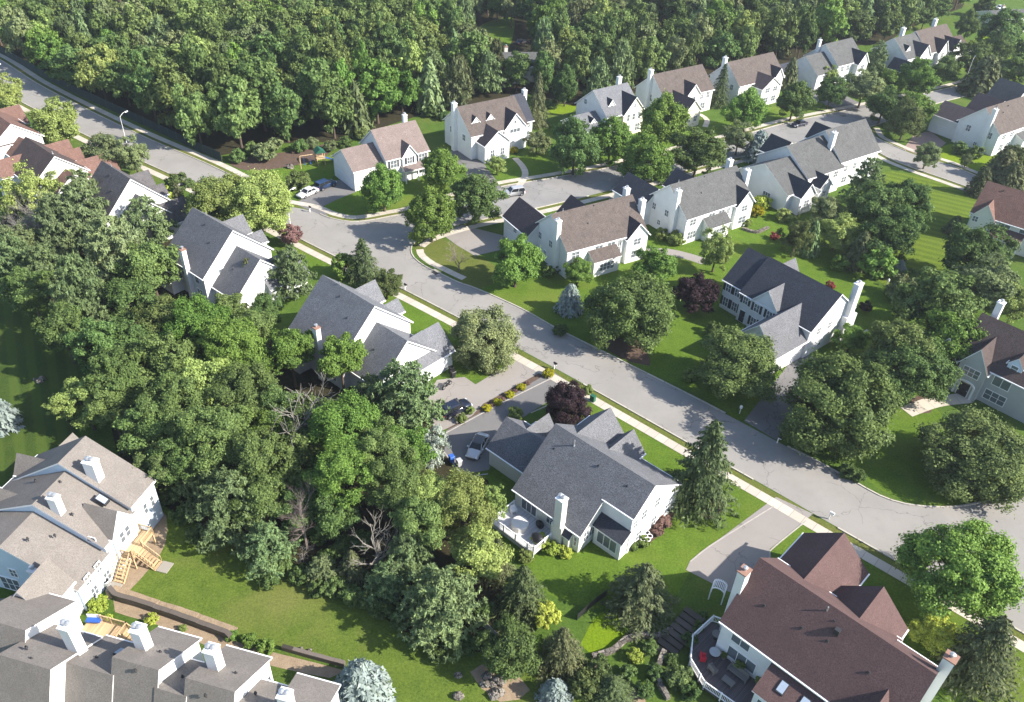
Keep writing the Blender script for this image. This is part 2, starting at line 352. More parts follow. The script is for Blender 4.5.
def pine_mesh(name, seed, levels, tufts, power=.65, upturn=.05, size=.075, gap=.12, low=.14):
    """white pine: irregular whorls carrying round tufts of needles, z 0..1, radius 1"""
    r = np.random.default_rng(seed); P = []; N = []; T = []; L = []
    for a in range(levels):
        t = low + (.97 - low) * (a + r.uniform(-.2, .2)) / levels; n = int(5 + 4 * (1 - t)); off = r.uniform(0, 6.28)
        prof = min(1, ((1 - t) ** power) * 1.05) * (.75 + .25 * min(1, (t - low) / .15 + .4)) + .04
        for b in range(n):
            if r.random() < gap: continue
            th = off + 6.283 * (b + r.uniform(-.3, .3)) / n; ln = prof * r.uniform(.7, 1.15); d = np.array([math.cos(th), math.sin(th), 0]); side = np.array([-d[1], d[0], 0])
            for c in range(max(2, int(tufts * ln))):
                f = .25 + .78 * (c + r.random()) / max(2, int(tufts * ln)); o = d * ln * f + side * r.normal(0, .12) * ln; o[2] = t + upturn * ln * f * f + r.normal(0, .008)
                for e in range(14):
                    g = unit(r.normal(0, 1, 3) * np.array([1, 1, .8]) + d * .7 + np.array([0, 0, .5])); q = o + g * size * np.array([.6, .6, .2])
                    P.append(q); T.append(g); N.append(np.array([0, 0, .8]) + r.normal(0, .4, 3) + d * .2); L.append(size * r.uniform(.5, .95))
    L = np.array(L); return quads(name, np.array(P), unit(np.array(N)), np.array(T), L, L * .34, GREEN)

def bare_mesh(name, seed, depth=5, spread=.5, mat=None):
    """leafless crown, z 0..1"""
    rn = random.Random(seed); mb = MB()
    def grow(p, d, ln, r, k):
        q = p + d * ln; mb.tube(p, q, r, r * .72, 4 if k > 2 else 3, cap=False)
        if k == 0: return
        for _ in range(3 if k > 2 else 2 + (rn.random() < .6)):
            e = d + np.array([rn.gauss(0, spread), rn.gauss(0, spread), rn.gauss(.12, spread * .55)]); e /= np.linalg.norm(e)
            s = rn.uniform(.35, 1); grow(p + d * ln * s, e, ln * rn.uniform(.6, .85), r * .62 * (1.1 - .3 * s), k - 1)
    grow(np.zeros(3), np.array([0, 0, 1.0]), .31, .02, depth)
    return mb.mesh(name, mat or M['greybark'])

def trunk_mesh(name, seed, limbs=6):
    """unit trunk: z 0..1 is ground to crown centre, xy in crown radii"""
    rn = random.Random(seed); mb = MB()
    mb.tube((0, 0, -.03), (0, 0, .12), .075, .052, 9, cap=False); mb.tube((0, 0, .12), (.01, .01, .75), .052, .036, 9, cap=False); mb.tube((.01, .01, .75), (.02, 0, 1.25), .036, .012, 7)
    for i in range(limbs):
        t = 6.283 * i / limbs + rn.uniform(-.4, .4); z = rn.uniform(.45, .85); f = rn.uniform(.45, .68)
        m = (f * .5 * math.cos(t), f * .5 * math.sin(t), z + .18); mb.tube((0, 0, z), m, .026, .018, 5, cap=False)
        mb.tube(m, (f * math.cos(t + .2), f * math.sin(t + .2), z + rn.uniform(.3, .6)), .018, .006, 5)
    return mb.mesh(name, M['bark'])

def pole_mesh(name):
    mb = MB(); mb.tube((0, 0, -.01), (0, 0, .5), .07, .045, 8, cap=False); mb.tube((0, 0, .5), (0, 0, .98), .045, .008, 8); return mb.mesh(name, M['bark'])

CROWN = {'fine': [crown_mesh('leafy crown', 11 + i, 52000, .023, 54, .2, (.17, .36), .08, .06, 8) for i in range(3)],
 'mid': [crown_mesh('leafy crown', 31 + i, 24000, .035, 40, .40, (.19, .38), .1, .05) for i in range(4)],
 'round': [crown_mesh('round crown', 51 + i, 26000, .034, 50, .2, (.18, .32), .2, .03, 7) for i in range(3)],
 'loose': [crown_mesh('loose crown', 71 + i, 20000, .030, 48, .55, (.13, .28), .12, .14, 5) for i in range(3)],
 'far': [crown_mesh('leafy crown', 91 + i, 9500, .056, 34, .5, (.20, .42), .1, .06, 5) for i in range(5)],
 'bush': [crown_mesh('bushy foliage', 111 + i, 3500, .085, 22, .2, (.28, .42)) for i in range(3)]}
SPR = {'spruce': [spruce_mesh('spruce boughs', 5 + i, 20, 30, droop=.2, wid=.037, ragged=.13, power=.82, nb=5.6, fan=.24) for i in range(3)], 'dense': [spruce_mesh('dense boughs', 15 + i, 26, 8, .06, .05, .62, .10, .05) for i in range(2)],
 'far': [spruce_mesh('spruce boughs', 25 + i, 16, 6, .14, .14, .85, .14) for i in range(2)],
 'pine': [pine_mesh('pine boughs', 35 + i, 12, 24, upturn=.02, size=.062, gap=.1) for i in range(3)], 'pinefar': [pine_mesh('pine boughs', 45 + i, 12, 7, size=.12) for i in range(2)]}
BARE = [bare_mesh('bare branches', 3, 5, .55), bare_mesh('bare branches', 8, 5, .6), bare_mesh('pale twiggy branches', 21, 6, .5), bare_mesh('brown branches', 5, 7, .42, M['twig'])]
TRUNK = [trunk_mesh('trunk', 1), trunk_mesh('trunk', 2), trunk_mesh('trunk', 3)]; POLE = pole_mesh('conifer trunk')
for bunch in list(CROWN.values()) + list(SPR.values()):
    for me in bunch: me.materials[0] = GREEN

def part(name, me, parent, loc=(0, 0, 0), scale=(1, 1, 1), rz=0, mat=None):
    o = bpy.data.objects.new(name, me); o.location = loc; o.scale = scale; o.rotation_euler = (0, 0, rz); link(o, parent)
    if mat is not None and mat is not me.materials[0]:
        o.material_slots[0].link = 'OBJECT'; o.material_slots[0].material = mat
    return o

RN = random.Random(42)
def solve(cx, cy, rpx, kz):
    """crown centre and radius of a tree whose crown shows at (cx, cy) with rpx pixels radius; kz(R) gives the height of that centre"""
    z = 5.0
    for _ in range(12):
        p = at(cx, cy, z); R = rpx * float(np.linalg.norm(p - CAM)) / FOC; z = kz(R)
    return at(cx, cy, z), R, z

def leafy(cx, cy, rpx, label, leaf='oak', kind='mid', H=None, sv=.9, name='leafy_tree', cat='tree', group=None, clear=.16):
    kz = (lambda R: max(R * sv * .75, (H - R * sv) * .72)) if H else (lambda R: R * (sv + clear))
    p, R, z = solve(cx, cy, rpx, kz); sv *= RN.uniform(.95, 1.12)
    return leafy_at(p[0], p[1], R, z, label, leaf, kind, sv, name, cat, group)

def leafy_at(x, y, R, z, label, leaf='oak', kind='mid', sv=.9, name='leafy_tree', cat='tree', group=None):
    rt = empty(name, (x, y, 0), 0, label, cat, group); me = RN.choice(CROWN[kind])
    part('crown', me, rt, (0, 0, z), (R * RN.uniform(.94, 1.08), R * RN.uniform(.94, 1.08), R * sv), RN.uniform(0, 6.28), LEAF[leaf])
    part('trunk', RN.choice(TRUNK), rt, (0, 0, 0), (min(R, 5.5), min(R, 5.5), z), RN.uniform(0, 6.28)); return rt

def conifer(cx, cy, rpx, label, leaf='spruce', kind='spruce', ratio=3.0, name='spruce_tree', cat='tree', group=None, H=None):
    p, R, z = solve(cx, cy, rpx, lambda R: (H or R * ratio) * .42)
    return conifer_at(p[0], p[1], R, H or R * ratio, label, leaf, kind, name, cat, group)

def conifer_at(x, y, R, H, label, leaf='spruce', kind='spruce', name='spruce_tree', cat='tree', group=None):
    rt = empty(name, (x, y, 0), 0, label, cat, group)
    part('boughs', RN.choice(SPR[kind]), rt, (0, 0, 0), (R, R, H), RN.uniform(0, 6.28), LEAF[leaf])
    part('trunk', POLE, rt, (0, 0, 0), (H * .05, H * .05, H * .99)); return rt

def bare(cx, cy, rpx, label, H=12, k=0, wide=1.0, cat='tree', name='bare_tree'):
    p, R, z = solve(cx, cy, rpx, lambda R: H * .6)
    rt = empty(name, (p[0], p[1], 0), 0, label, cat); o = part('branches', BARE[(0, 1, 3, 2)[k]], rt, (0, 0, 0), (H * 1.0 * wide, H * 1.0 * wide, H * .85), RN.uniform(0, 6.28)); return rt

def shrub(cx, cy, rpx, label, leaf='shrub', sv=.85, name='shrub', cat='shrub', group=None, lift=0.0):
    p, R, z = solve(cx, cy, rpx, lambda R: R * sv * .8 + lift)
    o = part(name, RN.choice(CROWN['bush']), None, (p[0], p[1], z), (R, R, R * sv), RN.uniform(0, 6.28), LEAF[leaf]); return tag(o, label, cat, group)
# ---------------------------------------------------------------- ground, roads, paths
def smooth(pts, step=1.2, closed=False):
    P = [np.array(p, float) for p in pts]; n = len(P); out = []
    rng = range(n if closed else n - 1)
    for i in rng:
        if closed: a, b, c, d = P[(i - 1) % n], P[i], P[(i + 1) % n], P[(i + 2) % n]
        else: b, c = P[i], P[i + 1]; a = P[i - 1] if i else 2 * b - c; d = P[i + 2] if i + 2 < n else 2 * c - b
        k = max(1, min(40, int(np.linalg.norm(c - b) / step)))
        for j in range(k):
            t = j / k; out.append(.5 * (2 * b + (c - a) * t + (2 * a - 5 * b + 4 * c - d) * t * t + (3 * b - a - 3 * c + d) * t ** 3))
    if not closed: out.append(P[-1])
    return out

def W(px): return [g2(*p) for p in px]

def sheet(name, px, z, mat, kind='structure', round_=False, label=None, cat=None, world=False):
    pts = px if world else W(px)
    if round_: pts = smooth(pts, 1.5, True)
    mb = MB(); P = [(p[0], p[1], z) for p in pts]
    a = sum(P[i][0] * P[(i + 1) % len(P)][1] - P[(i + 1) % len(P)][0] * P[i][1] for i in range(len(P)))
    mb.face(P if a > 0 else P[::-1]); return tag(mb.build(name, mat), label, cat, None, kind)

def offset(pts, d):
    P = np.array(pts); T = np.gradient(P, axis=0); T /= np.linalg.norm(T, axis=1)[:, None] + 1e-9
    return P + np.stack([-T[:, 1], T[:, 0]], 1) * d

def strip(name, pts, d0, d1, z, mat, gaps=(), h=None, kind='structure', z0=0.0):
    """band between two offsets of a line; h gives it a raised top"""
    A, B = offset(pts, d0), offset(pts, d1); mb = MB(); mb.uv = []; s = 0; top = z if h is None else h
    for i in range(len(pts) - 1):
        m = (A[i] + B[i + 1]) / 2; L = float(np.linalg.norm(A[i + 1] - A[i]))
        if not any(np.hypot(*(m - np.array(g2(*g[:2])))) < g[2] for g in gaps):
            q = [A[i], A[i + 1], B[i + 1], B[i]]
            ar = sum(q[k][0] * q[(k + 1) % 4][1] - q[(k + 1) % 4][0] * q[k][1] for k in range(4)); uv = [(s, 0), (s + L, 0), (s + L, 1), (s, 1)]
            if ar < 0: q, uv = q[::-1], uv[::-1]
            if h is None: mb.face([(*p, z) for p in q]); mb.uv += uv
            else: mb.hexa([(*p, z0) for p in q], [(*p, h) for p in q]); mb.uv += uv + uv
        s += L
    return tag(mb.build(name, mat), None, None, None, kind)

sheet('ground', [(-500, -150), (500, -150), (500, 800), (-500, 800)], 0, M['grass'], world=True)
FARA = [(-60, 28), (0, 60), (44, 87.6), (133, 132), (218.8, 169.6), (273, 200), (284, 205.5), (310, 210.5), (329, 218), (350, 222), (370, 220.5), (391, 216.5), (411.4, 212.5), (450, 200), (501, 187), (549, 179), (599, 170), (650, 158), (700, 146), (745, 134.5), (789, 122.5), (840, 112), (870.6, 105.7), (934, 91.7), (964.6, 84), (1010, 70)]
SIDELOW = [(412.6, 244), (425, 236), (459, 225), (501, 215.5), (543.4, 206.5), (614.6, 189.3), (680, 172), (740, 157), (800, 142), (845, 131.5)]
FARB = [(425, 236), (414, 241.5), (410.5, 250), (414, 258.4), (425.4, 267), (438, 273), (458, 282.6), (478, 289.7), (521, 309), (558.5, 330), (606.4, 353.8), (647.4, 374.3), (698.6, 400), (742, 422.7), (787, 446.7), (817.6, 462), (851.7, 480.8), (879, 496), (906, 504.8), (940.6, 508), (968, 505.8), (995.3, 499.6), (1024, 494.5), (1090, 484)]
NEAR = [(-60, 60), (0, 90), (20, 101), (92, 138), (190, 183), (250, 213), (305, 241), (332, 254.5), (401, 288), (452, 314), (525, 352), (600, 393), (728, 465), (783, 496), (821, 518), (906, 566), (1024, 633), (1120, 690)]
RUP = [(869, 127.5), (875, 137), (891, 145), (916, 155), (947, 164), (975, 175.5), (1040, 201)]
RLOW = [(845, 131.5), (868, 146), (891, 159), (916, 169), (967, 187), (1040, 216)]
ISLE = [(869, 127.5), (900, 117), (940, 103), (1010, 86)]
fa, sl, fb, ne, ru, rl, isl = (smooth(W(q)) for q in (FARA, SIDELOW, FARB, NEAR, RUP, RLOW, ISLE))
far_main = smooth(W(FARA[:13]))
sheet('road', far_main + fb + ne[::-1], .020, M['asphalt'], world=True)
sheet('side_road', fa[len(far_main) - 8:] + isl[::-1] + sl[::-1], .016, M['asphaltblue'], world=True)
sheet('cross_road', ru + rl[::-1], .012, M['asphalt'], world=True)
KG = [(315, 206, 5), (534, 366, 4.6), (560, 376, 4.6), (762, 433, 4.2), (792, 509, 4.6)]
for nm, ln, sd, gaps in (('kerb_far_edge', fa, 1, [(304, 203, 5.5), (492, 190, 3), (640, 161, 4), (858, 108, 4), (797, 121, 3)]), ('kerb_side_low', sl, -1, [(452, 227, 3.4), (600, 193, 3)]), ('kerb_corner', fb, 1, [(757, 431, 5)]),
                         ('kerb_near_edge', ne, -1, [(530, 355, 4.2), (556, 369, 4.6), (790, 501, 5.6)]), ('kerb_cross_up', ru, 1, [(925, 158, 5)]), ('kerb_cross_low', rl, -1, []), ('kerb_isle', isl, 1, [])):
    sg = sd
    strip(nm, ln, 0, sg * .2, 0, M['kerb'], gaps, h=.13)
    if nm not in ('kerb_corner', 'kerb_isle'):
        strip('verge', ln, sg * .2, sg * 1.15, .010, M['verge']); strip('sidewalk', ln, sg * 1.15, sg * 2.55, .034, M['walk'])
cw = smooth(W([(404, 241), (407, 252), (411, 259), (422, 266.5)] ))
corner_walk = fb[4:[i for i, p in enumerate(fb) if p[0] > g2(461, 284)[0]][0]]
strip('sidewalk', corner_walk, 1.0, 2.3, .034, M['walk'])

# driveways and walks
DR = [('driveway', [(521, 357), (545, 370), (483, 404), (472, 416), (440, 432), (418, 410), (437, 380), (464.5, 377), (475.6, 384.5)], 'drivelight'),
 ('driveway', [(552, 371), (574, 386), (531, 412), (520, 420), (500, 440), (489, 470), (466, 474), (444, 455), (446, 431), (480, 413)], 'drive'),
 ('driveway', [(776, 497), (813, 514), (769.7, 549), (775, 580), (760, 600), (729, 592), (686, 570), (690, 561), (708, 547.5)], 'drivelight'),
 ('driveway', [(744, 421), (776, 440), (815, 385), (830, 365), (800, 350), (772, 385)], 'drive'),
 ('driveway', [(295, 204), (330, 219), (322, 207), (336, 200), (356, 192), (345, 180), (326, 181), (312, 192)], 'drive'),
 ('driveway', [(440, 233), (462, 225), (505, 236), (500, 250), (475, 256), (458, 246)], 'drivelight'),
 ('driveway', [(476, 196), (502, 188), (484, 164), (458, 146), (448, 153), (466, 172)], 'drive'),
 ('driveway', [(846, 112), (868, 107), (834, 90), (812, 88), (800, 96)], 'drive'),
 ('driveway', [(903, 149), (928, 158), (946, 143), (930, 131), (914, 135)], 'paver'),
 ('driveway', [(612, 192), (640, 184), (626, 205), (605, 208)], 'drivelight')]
for i, (n, px, m) in enumerate(DR): sheet(n, px, .024 + .0003 * i, M[m])
def walk(px, w, mat='walk', name='path', z=.03): return strip(name, smooth(W(px)), -w / 2, w / 2, z, M[mat])
walk([(705, 127), (707, 120), (701, 115), (692, 113)], 1.3); walk([(517, 189), (525, 176), (523, 167), (515, 158)], 1.4); walk([(548, 264), (556, 270), (566, 271)], 1.0)
walk([(906, 412), (935, 402), (968, 398)], 2.2, 'walk'); walk([(648, 252), (668, 252), (690, 257), (705, 262)], 2.4, 'drivelight')
walk([(868, 330), (858, 338), (872, 334), (880, 327)], .5)
# kerb stones of the driveways
def edging(px, name='driveway_edging', w=.15, h=.06): return strip(name, smooth(W(px), .8), -w / 2, w / 2, 0, M['belgian'], h=h)
edging([(553, 377.5), (500, 404), (470, 420), (446, 433)]); edging([(568, 390), (549.6, 404), (531, 413)]); edging([(806, 521), (770, 551), (769, 560)]); edging([(774, 506), (740, 527), (708, 547.5), (690, 562)])
edging([(444, 452), (455, 466), (466, 476), (488, 474)])

# lawns, beds and woodland floor
LAWNS = [('front_lawn', [(597, 402), (725, 471), (775, 505), (700, 560), (660, 608), (560, 600), (520, 560), (478, 500), (500, 465), (560, 420)], 'bright'),
 ('front_lawn', [(806, 521), (905, 570), (1060, 655), (1060, 720), (930, 690), (770, 560)], 'bright'), ('front_lawn', [(280, 232), (329, 260), (400, 293), (452, 319), (515, 355), (470, 380), (400, 340), (330, 290)], 'bright'),
 ('front_lawn', [(325, 213), (350, 217), (440, 196), (440, 170), (360, 185), (330, 200)], 'bright'), ('back_lawn', [(245, 172), (300, 197), (330, 180), (345, 155), (320, 158), (280, 170)], 'bright'),
 ('back_lawn', [(482, 289), (700, 396), (740, 420), (800, 375), (830, 300), (760, 195), (650, 240), (560, 270)], 'bright'), ('back_lawn', [(760, 240), (830, 240), (905, 330), (880, 400), (850, 340), (790, 260)], 'bright'),
 ('striped_lawn', [(885, 172), (975, 196), (962, 225), (935, 278), (880, 282), (870, 230)], 'striped'), ('front_lawn', [(862, 470), (905, 500), (960, 503), (950, 430), (925, 402), (890, 415)], 'bright'),
 ('mown_field', [(-80, 250), (40, 290), (90, 350), (100, 400), (70, 440), (0, 500), (-80, 540)], 'stripedshade'), ('yard', [(150, 505), (330, 590), (520, 640), (650, 720), (300, 720), (345, 668), (232, 637), (112, 590), (140, 545)], 'meadow'),
 ('far_lawn', [(950, 62), (985, 36), (1040, 60), (1040, 92), (975, 72)], 'vivid'), ('clearing_lawn', [(470, 60), (474, 40), (483, 24), (512, 18), (512, 40), (500, 56)], 'bright'), ('far_lawn', [(548, 114), (553, 106), (575, 104), (572, 112)], 'vivid'),
 ('front_lawn', [(505, 180), (600, 163), (640, 152), (700, 139), (800, 113), (880, 95), (880, 85), (800, 100), (700, 125), (560, 150), (505, 165)], 'bright'), ('front_lawn', [(930, 160), (1000, 187), (1010, 165), (960, 145), (940, 148)], 'vivid'),
 ('garden_slope', [(580, 645), (590, 625), (610, 608), (630, 640), (612, 652), (595, 657)], 'vivid'), ('front_lawn', [(420, 236), (445, 240), (500, 270), (480, 288), (440, 270), (415, 252)], 'verge')]
for i, (n, px, m) in enumerate(LAWNS): sheet(n, px, (.0125 if n == 'clearing_lawn' else .004) + .0002 * i, M[m], round_=True)
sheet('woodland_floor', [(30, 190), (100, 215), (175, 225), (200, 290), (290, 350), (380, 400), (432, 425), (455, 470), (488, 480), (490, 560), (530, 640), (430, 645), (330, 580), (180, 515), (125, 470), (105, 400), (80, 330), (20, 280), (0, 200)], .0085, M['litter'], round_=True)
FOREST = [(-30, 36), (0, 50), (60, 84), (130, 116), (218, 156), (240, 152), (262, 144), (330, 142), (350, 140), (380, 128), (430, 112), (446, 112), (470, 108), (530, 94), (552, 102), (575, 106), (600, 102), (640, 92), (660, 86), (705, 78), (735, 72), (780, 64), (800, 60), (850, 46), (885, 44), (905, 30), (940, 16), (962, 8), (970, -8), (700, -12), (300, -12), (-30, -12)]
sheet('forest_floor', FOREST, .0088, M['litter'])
MUL = [[(540, 373), (552, 378.5), (500, 403.5), (470, 419), (450, 430), (444, 428), (472, 412), (500, 393)], [(232, 160), (300, 150), (335, 142), (322, 158), (280, 168), (245, 170)], [(595, 340), (610, 325), (640, 338), (650, 366), (630, 362)],
 [(905, 402), (925, 394), (937, 403), (930, 413), (912, 414)], [(112, 592), (160, 603), (232, 640), (345, 671), (330, 678), (232, 655), (150, 622), (115, 612)], [(632, 515), (680, 490), (672, 520), (640, 548)], [(690, 500), (718, 488), (728, 505), (706, 520)],
 [(110, 560), (160, 510), (165, 545), (130, 590), (108, 600)], [(470, 672), (500, 664), (530, 690), (500, 702)], [(583, 672), (592, 660), (604, 664), (600, 678)], [(628, 692), (640, 684), (646, 702), (630, 704)]]
for i, px in enumerate(MUL): sheet('planting_bed', px, .0115 + .0003 * i, M['earth' if i in (4, 7, 8, 9, 10) else 'mulch'], round_=True)
M['earthwall'] = M['earth']
# ---------------------------------------------------------------- houses
FOOT = []
def near_house(x, y, m):
    for r, x0, x1, y0, y1 in FOOT:
        a = r.rotation_euler[2]; dx, dy = x - r.location[0], y - r.location[1]; u, v = dx * math.cos(a) + dy * math.sin(a), -dx * math.sin(a) + dy * math.cos(a)
        if x0 - m < u < x1 + m and y0 - m < v < y1 + m: return True
    return False
class House:
    def __init__(s, name, o, yaw, label, wall='white', cat='house', scale=1.0):
        s.root = empty(name, (o[0], o[1], 0), math.radians(yaw), label, cat); s.wall = wall; s.wm = MB(); s.wm2 = {}; s.k = scale
    def P(s, axis, a, b, z): return (a, b, z) if axis == 'x' else (b, a, z)
    def block(s, axis, a0, a1, b0, b1, eave, ridge, roof, br=None, o=.3, zb=-.1, wall=None, name='roof', oa=None, t=.2):
        """gabled volume: ridge along axis from a0 to a1, b0..b1 across it; eave may differ per side"""
        FOOT.append((s.root, *((a0, a1, b0, b1) if axis == 'x' else (b0, b1, a0, a1))))
        e0, e1 = eave if isinstance(eave, tuple) else (eave, eave); br = (b0 + b1) / 2 if br is None else br
        sec = [(b0, zb), (b1, zb), (b1, e1 - .03), (br, ridge - .03), (b0, e0 - .03)]
        mb = s.wm if wall is None else s.wm2.setdefault(wall, MB())
        A = [s.P(axis, a0, b, z) for b, z in sec]; B = [s.P(axis, a1, b, z) for b, z in sec]; n = len(sec)
        mb.face(A); mb.face(B[::-1])
        for i in range(n): j = (i + 1) % n; mb.face([A[j], A[i], B[i], B[j]])
        s0, s1 = (ridge - e0) / (br - b0), (ridge - e1) / (b1 - br); oa0, oa1 = (o, o) if oa is None else oa
        top = [(b0 - o, e0 - s0 * o + t), (br, ridge + t), (b1 + o, e1 - s1 * o + t)]; bot = [(b, z - t) for b, z in top]
        rb = MB(); x0, x1 = a0 - oa0, a1 + oa1; q = lambda a, p: s.P(axis, a, *p)
        for i in (0, 1):
            rb.face([q(x0, top[i]), q(x1, top[i]), q(x1, top[i + 1]), q(x0, top[i + 1])], 0)
            rb.face([q(x0, bot[i + 1]), q(x1, bot[i + 1]), q(x1, bot[i]), q(x0, bot[i])], 1)
            for x in (x0, x1): rb.face([q(x, bot[i]), q(x, bot[i + 1]), q(x, top[i + 1]), q(x, top[i])], 1)
        for i in (0, 2): rb.face([q(x0, bot[i]), q(x1, bot[i]), q(x1, top[i]), q(x0, top[i])], 1)
        rf = rb.build(name, [M[roof], M['trim']], s.root)
        for b, z, sg in ((b0 - o, top[0][1] - t * .5, -1), (b1 + o, top[2][1] - t * .5, 1)):
            p, r = s.P(axis, x0, b, z - .07), s.P(axis, x1, b + sg * .13, z + .07); gb = MB()
            gb.box(min(p[0], r[0]), max(p[0], r[0]), min(p[1], r[1]), max(p[1], r[1]), p[2], r[2]); gb.build('gutter', M['trim'], s.root)
        return rf
    def shed(s, axis, a0, a1, b_in, b_out, z_in, z_out, roof, wall=None, zb=-.1):
        """lean-to against a wall: roof falls from b_in to b_out"""
        sg = 1 if b_out > b_in else -1; mb = s.wm if wall is None else s.wm2.setdefault(wall, MB())
        sec = [(b_in, zb), (b_out, zb), (b_out, z_out - .03), (b_in, z_in - .03)]
        A = [s.P(axis, a0, b, z) for b, z in sec]; B = [s.P(axis, a1, b, z) for b, z in sec]; mb.face(A); mb.face(B[::-1])
        for i in range(4): j = (i + 1) % 4; mb.face([A[j], A[i], B[i], B[j]])
        f = (z_in - z_out) / abs(b_out - b_in); o = .25; L = [(b_in, z_in), (b_out + sg * o, z_out - f * o)]; rb = MB()
        q = lambda a, p, d: s.P(axis, a, p[0], p[1] + d); x0, x1 = a0 - o, a1 + o
        rb.face([q(x0, L[0], .14), q(x1, L[0], .14), q(x1, L[1], .14), q(x0, L[1], .14)], 0); rb.face([q(x0, L[0], 0), q(x1, L[0], 0), q(x1, L[1], 0), q(x0, L[1], 0)], 1)
        rb.face([q(x0, L[1], 0), q(x1, L[1], 0), q(x1, L[1], .14), q(x0, L[1], .14)], 1)
        for x in (x0, x1): rb.face([q(x, L[0], 0), q(x, L[1], 0), q(x, L[1], .14), q(x, L[0], .14)], 1)
        return rb.build('lean_to_roof', [M[roof], M['trim']], s.root)
    def flat(s, side, at_, mb, u0, u1, z0, z1, d0, d1, m=0):
        """box on a wall: side is the outward direction (+x -x +y -y), at_ the wall plane"""
        sg = 1 if side[0] == '+' else -1; a, b = sorted((at_ + sg * d0, at_ + sg * d1))
        return mb.box(a, b, u0, u1, z0, z1, m) if side[1] == 'x' else mb.box(u0, u1, a, b, z0, z1, m)
    def window(s, side, at_, u, z, w=1.0, h=1.4, cols=2, rows=2, shutters=False, name='window', mat='trim'):
        f = MB(); fw = .09; x0, x1, z0, z1 = u - w / 2, u + w / 2, z - h / 2, z + h / 2
        for q in ((x0 - fw, x1 + fw, z0 - fw, z0), (x0 - fw, x1 + fw, z1, z1 + fw), (x0 - fw, x0, z0, z1), (x1, x1 + fw, z0, z1)): s.flat(side, at_, f, q[0], q[1], q[2], q[3], -.02, .07)
        for i in range(1, cols): c = x0 + w * i / cols; s.flat(side, at_, f, c - .035, c + .035, z0, z1, .0, .06)
        for i in range(1, rows): c = z0 + h * i / rows; s.flat(side, at_, f, x0, x1, c - .025, c + .025, .0, .055)
        o = f.build(name, M[mat], s.root); g = MB(); s.flat(side, at_, g, x0 - .01, x1 + .01, z0 - .01, z1 + .01, -.03, .03); g.build('pane', M['glass'], o)
        if shutters:
            for c in (x0 - fw - .24, x1 + fw + .24): h_ = MB(); s.flat(side, at_, h_, c - .2, c + .2, z0 - .05, z1 + .05, -.02, .05); h_.build('shutter', M['shutter'], s.root)
        return o
    def row(s, side, at_, us, z, w=1.0, h=1.4, **kw):
        for u in us: s.window(side, at_, u, z, w, h, **kw)
    def garage(s, side, at_, us, w=2.5, h=2.2):
        for u in us:
            g = MB(); s.flat(side, at_, g, u - w / 2, u + w / 2, 0, h, -.02, .03)
            for i in range(4):
                for j in range(4): s.flat(side, at_, g, u - w / 2 + w * (j + .1) / 4, u - w / 2 + w * (j + .9) / 4, h * (i + .1) / 4, h * (i + .9) / 4, .02, .055)
            g.build('garage_door', M['garage'], s.root)
    def door(s, side, at_, u, z0=.1, w=1.0, h=2.1, mat='shutter', name='front_door'):
        d = MB(); s.flat(side, at_, d, u - w / 2, u + w / 2, z0, z0 + h, -.02, .05)
        for i in (0, 1): s.flat(side, at_, d, u - w * .36, u + w * .36, z0 + h * (.08 + .47 * i), z0 + h * (.45 + .47 * i), .04, .07)
        o = d.build(name, M[mat], s.root); k = MB(); s.flat(side, at_, k, u + w * .33, u + w * .43, z0 + 1, z0 + 1.08, .05, .12); k.build('door_knob', M['metal'], o)
        f = MB(); 
        for q in ((u - w / 2 - .12, u - w / 2, z0, z0 + h), (u + w / 2, u + w / 2 + .12, z0, z0 + h), (u - w / 2 - .12, u + w / 2 + .12, z0 + h, z0 + h + .14)): s.flat(side, at_, f, *q, -.02, .08)
        f.build('door_frame', M['trim'], o)
    def chimney(s, x0, x1, y0, y1, top, zb=-.1, wall=None, shoulder=None, pots=1, brick=True):
        c = MB(); c.box(x0, x1, y0, y1, zb, top)
        if shoulder: c.box(x0 - shoulder, x1 + shoulder, y0 - .02 if shoulder else y0, y1 + .02, zb, 3.2)
        o = c.build('chimney', M[wall or s.wall], s.root); k = MB(); k.box(x0 - .07, x1 + .07, y0 - .07, y1 + .07, top - .07, top + .07)
        k.build('chimney_cap', M['brick'] if brick else M['trim'], o); xm, ym = (x0 + x1) / 2, (y0 + y1) / 2
        for i in range(pots):
            p = MB(); q = (xm + (i - (pots - 1) / 2) * .45, ym); p.lathe([(.15, top), (.15, top + .38), (.26, top + .4), (.26, top + .48), (.05, top + .56)], q, 10); p.build('flue', M['metal'], o)
    def vents(s, pts):
        for x, y, z, h in pts:
            v = MB(); v.tube((x, y, z - .3), (x, y, z + h), .07, None, 7); v.lathe([(.16, z - .02), (.10, z + .12), (.08, z + .2)], (x, y), 8); v.build('roof_vent', M['metal'] if h > .4 else M['darkmetal'], s.root)
    def skylight(s, c, slope, axis, w=.8, l=1.2):
        """set into a slope: slope is dz per metre along axis"""
        x, y, z = c; f = MB()
        def q(u, v, d): return (x + u, y + v, z + d + slope * (u if axis == 'x' else v))
        hu, hv = (l / 2, w / 2) if axis == 'x' else (w / 2, l / 2)
        f.hexa([q(-hu, -hv, .0), q(hu, -hv, 0), q(hu, hv, 0), q(-hu, hv, 0)], [q(-hu, -hv, .28), q(hu, -hv, .28), q(hu, hv, .28), q(-hu, hv, .28)]); o = f.build('skylight', M['darkmetal'], s.root); a = .82; g = MB()
        g.hexa([q(-hu * a, -hv * a, .27), q(hu * a, -hv * a, .27), q(hu * a, hv * a, .27), q(-hu * a, hv * a, .27)], [q(-hu * a, -hv * a, .31), q(hu * a, -hv * a, .31), q(hu * a, hv * a, .31), q(-hu * a, hv * a, .31)]); g.build('pane', M['skyglass'], o)
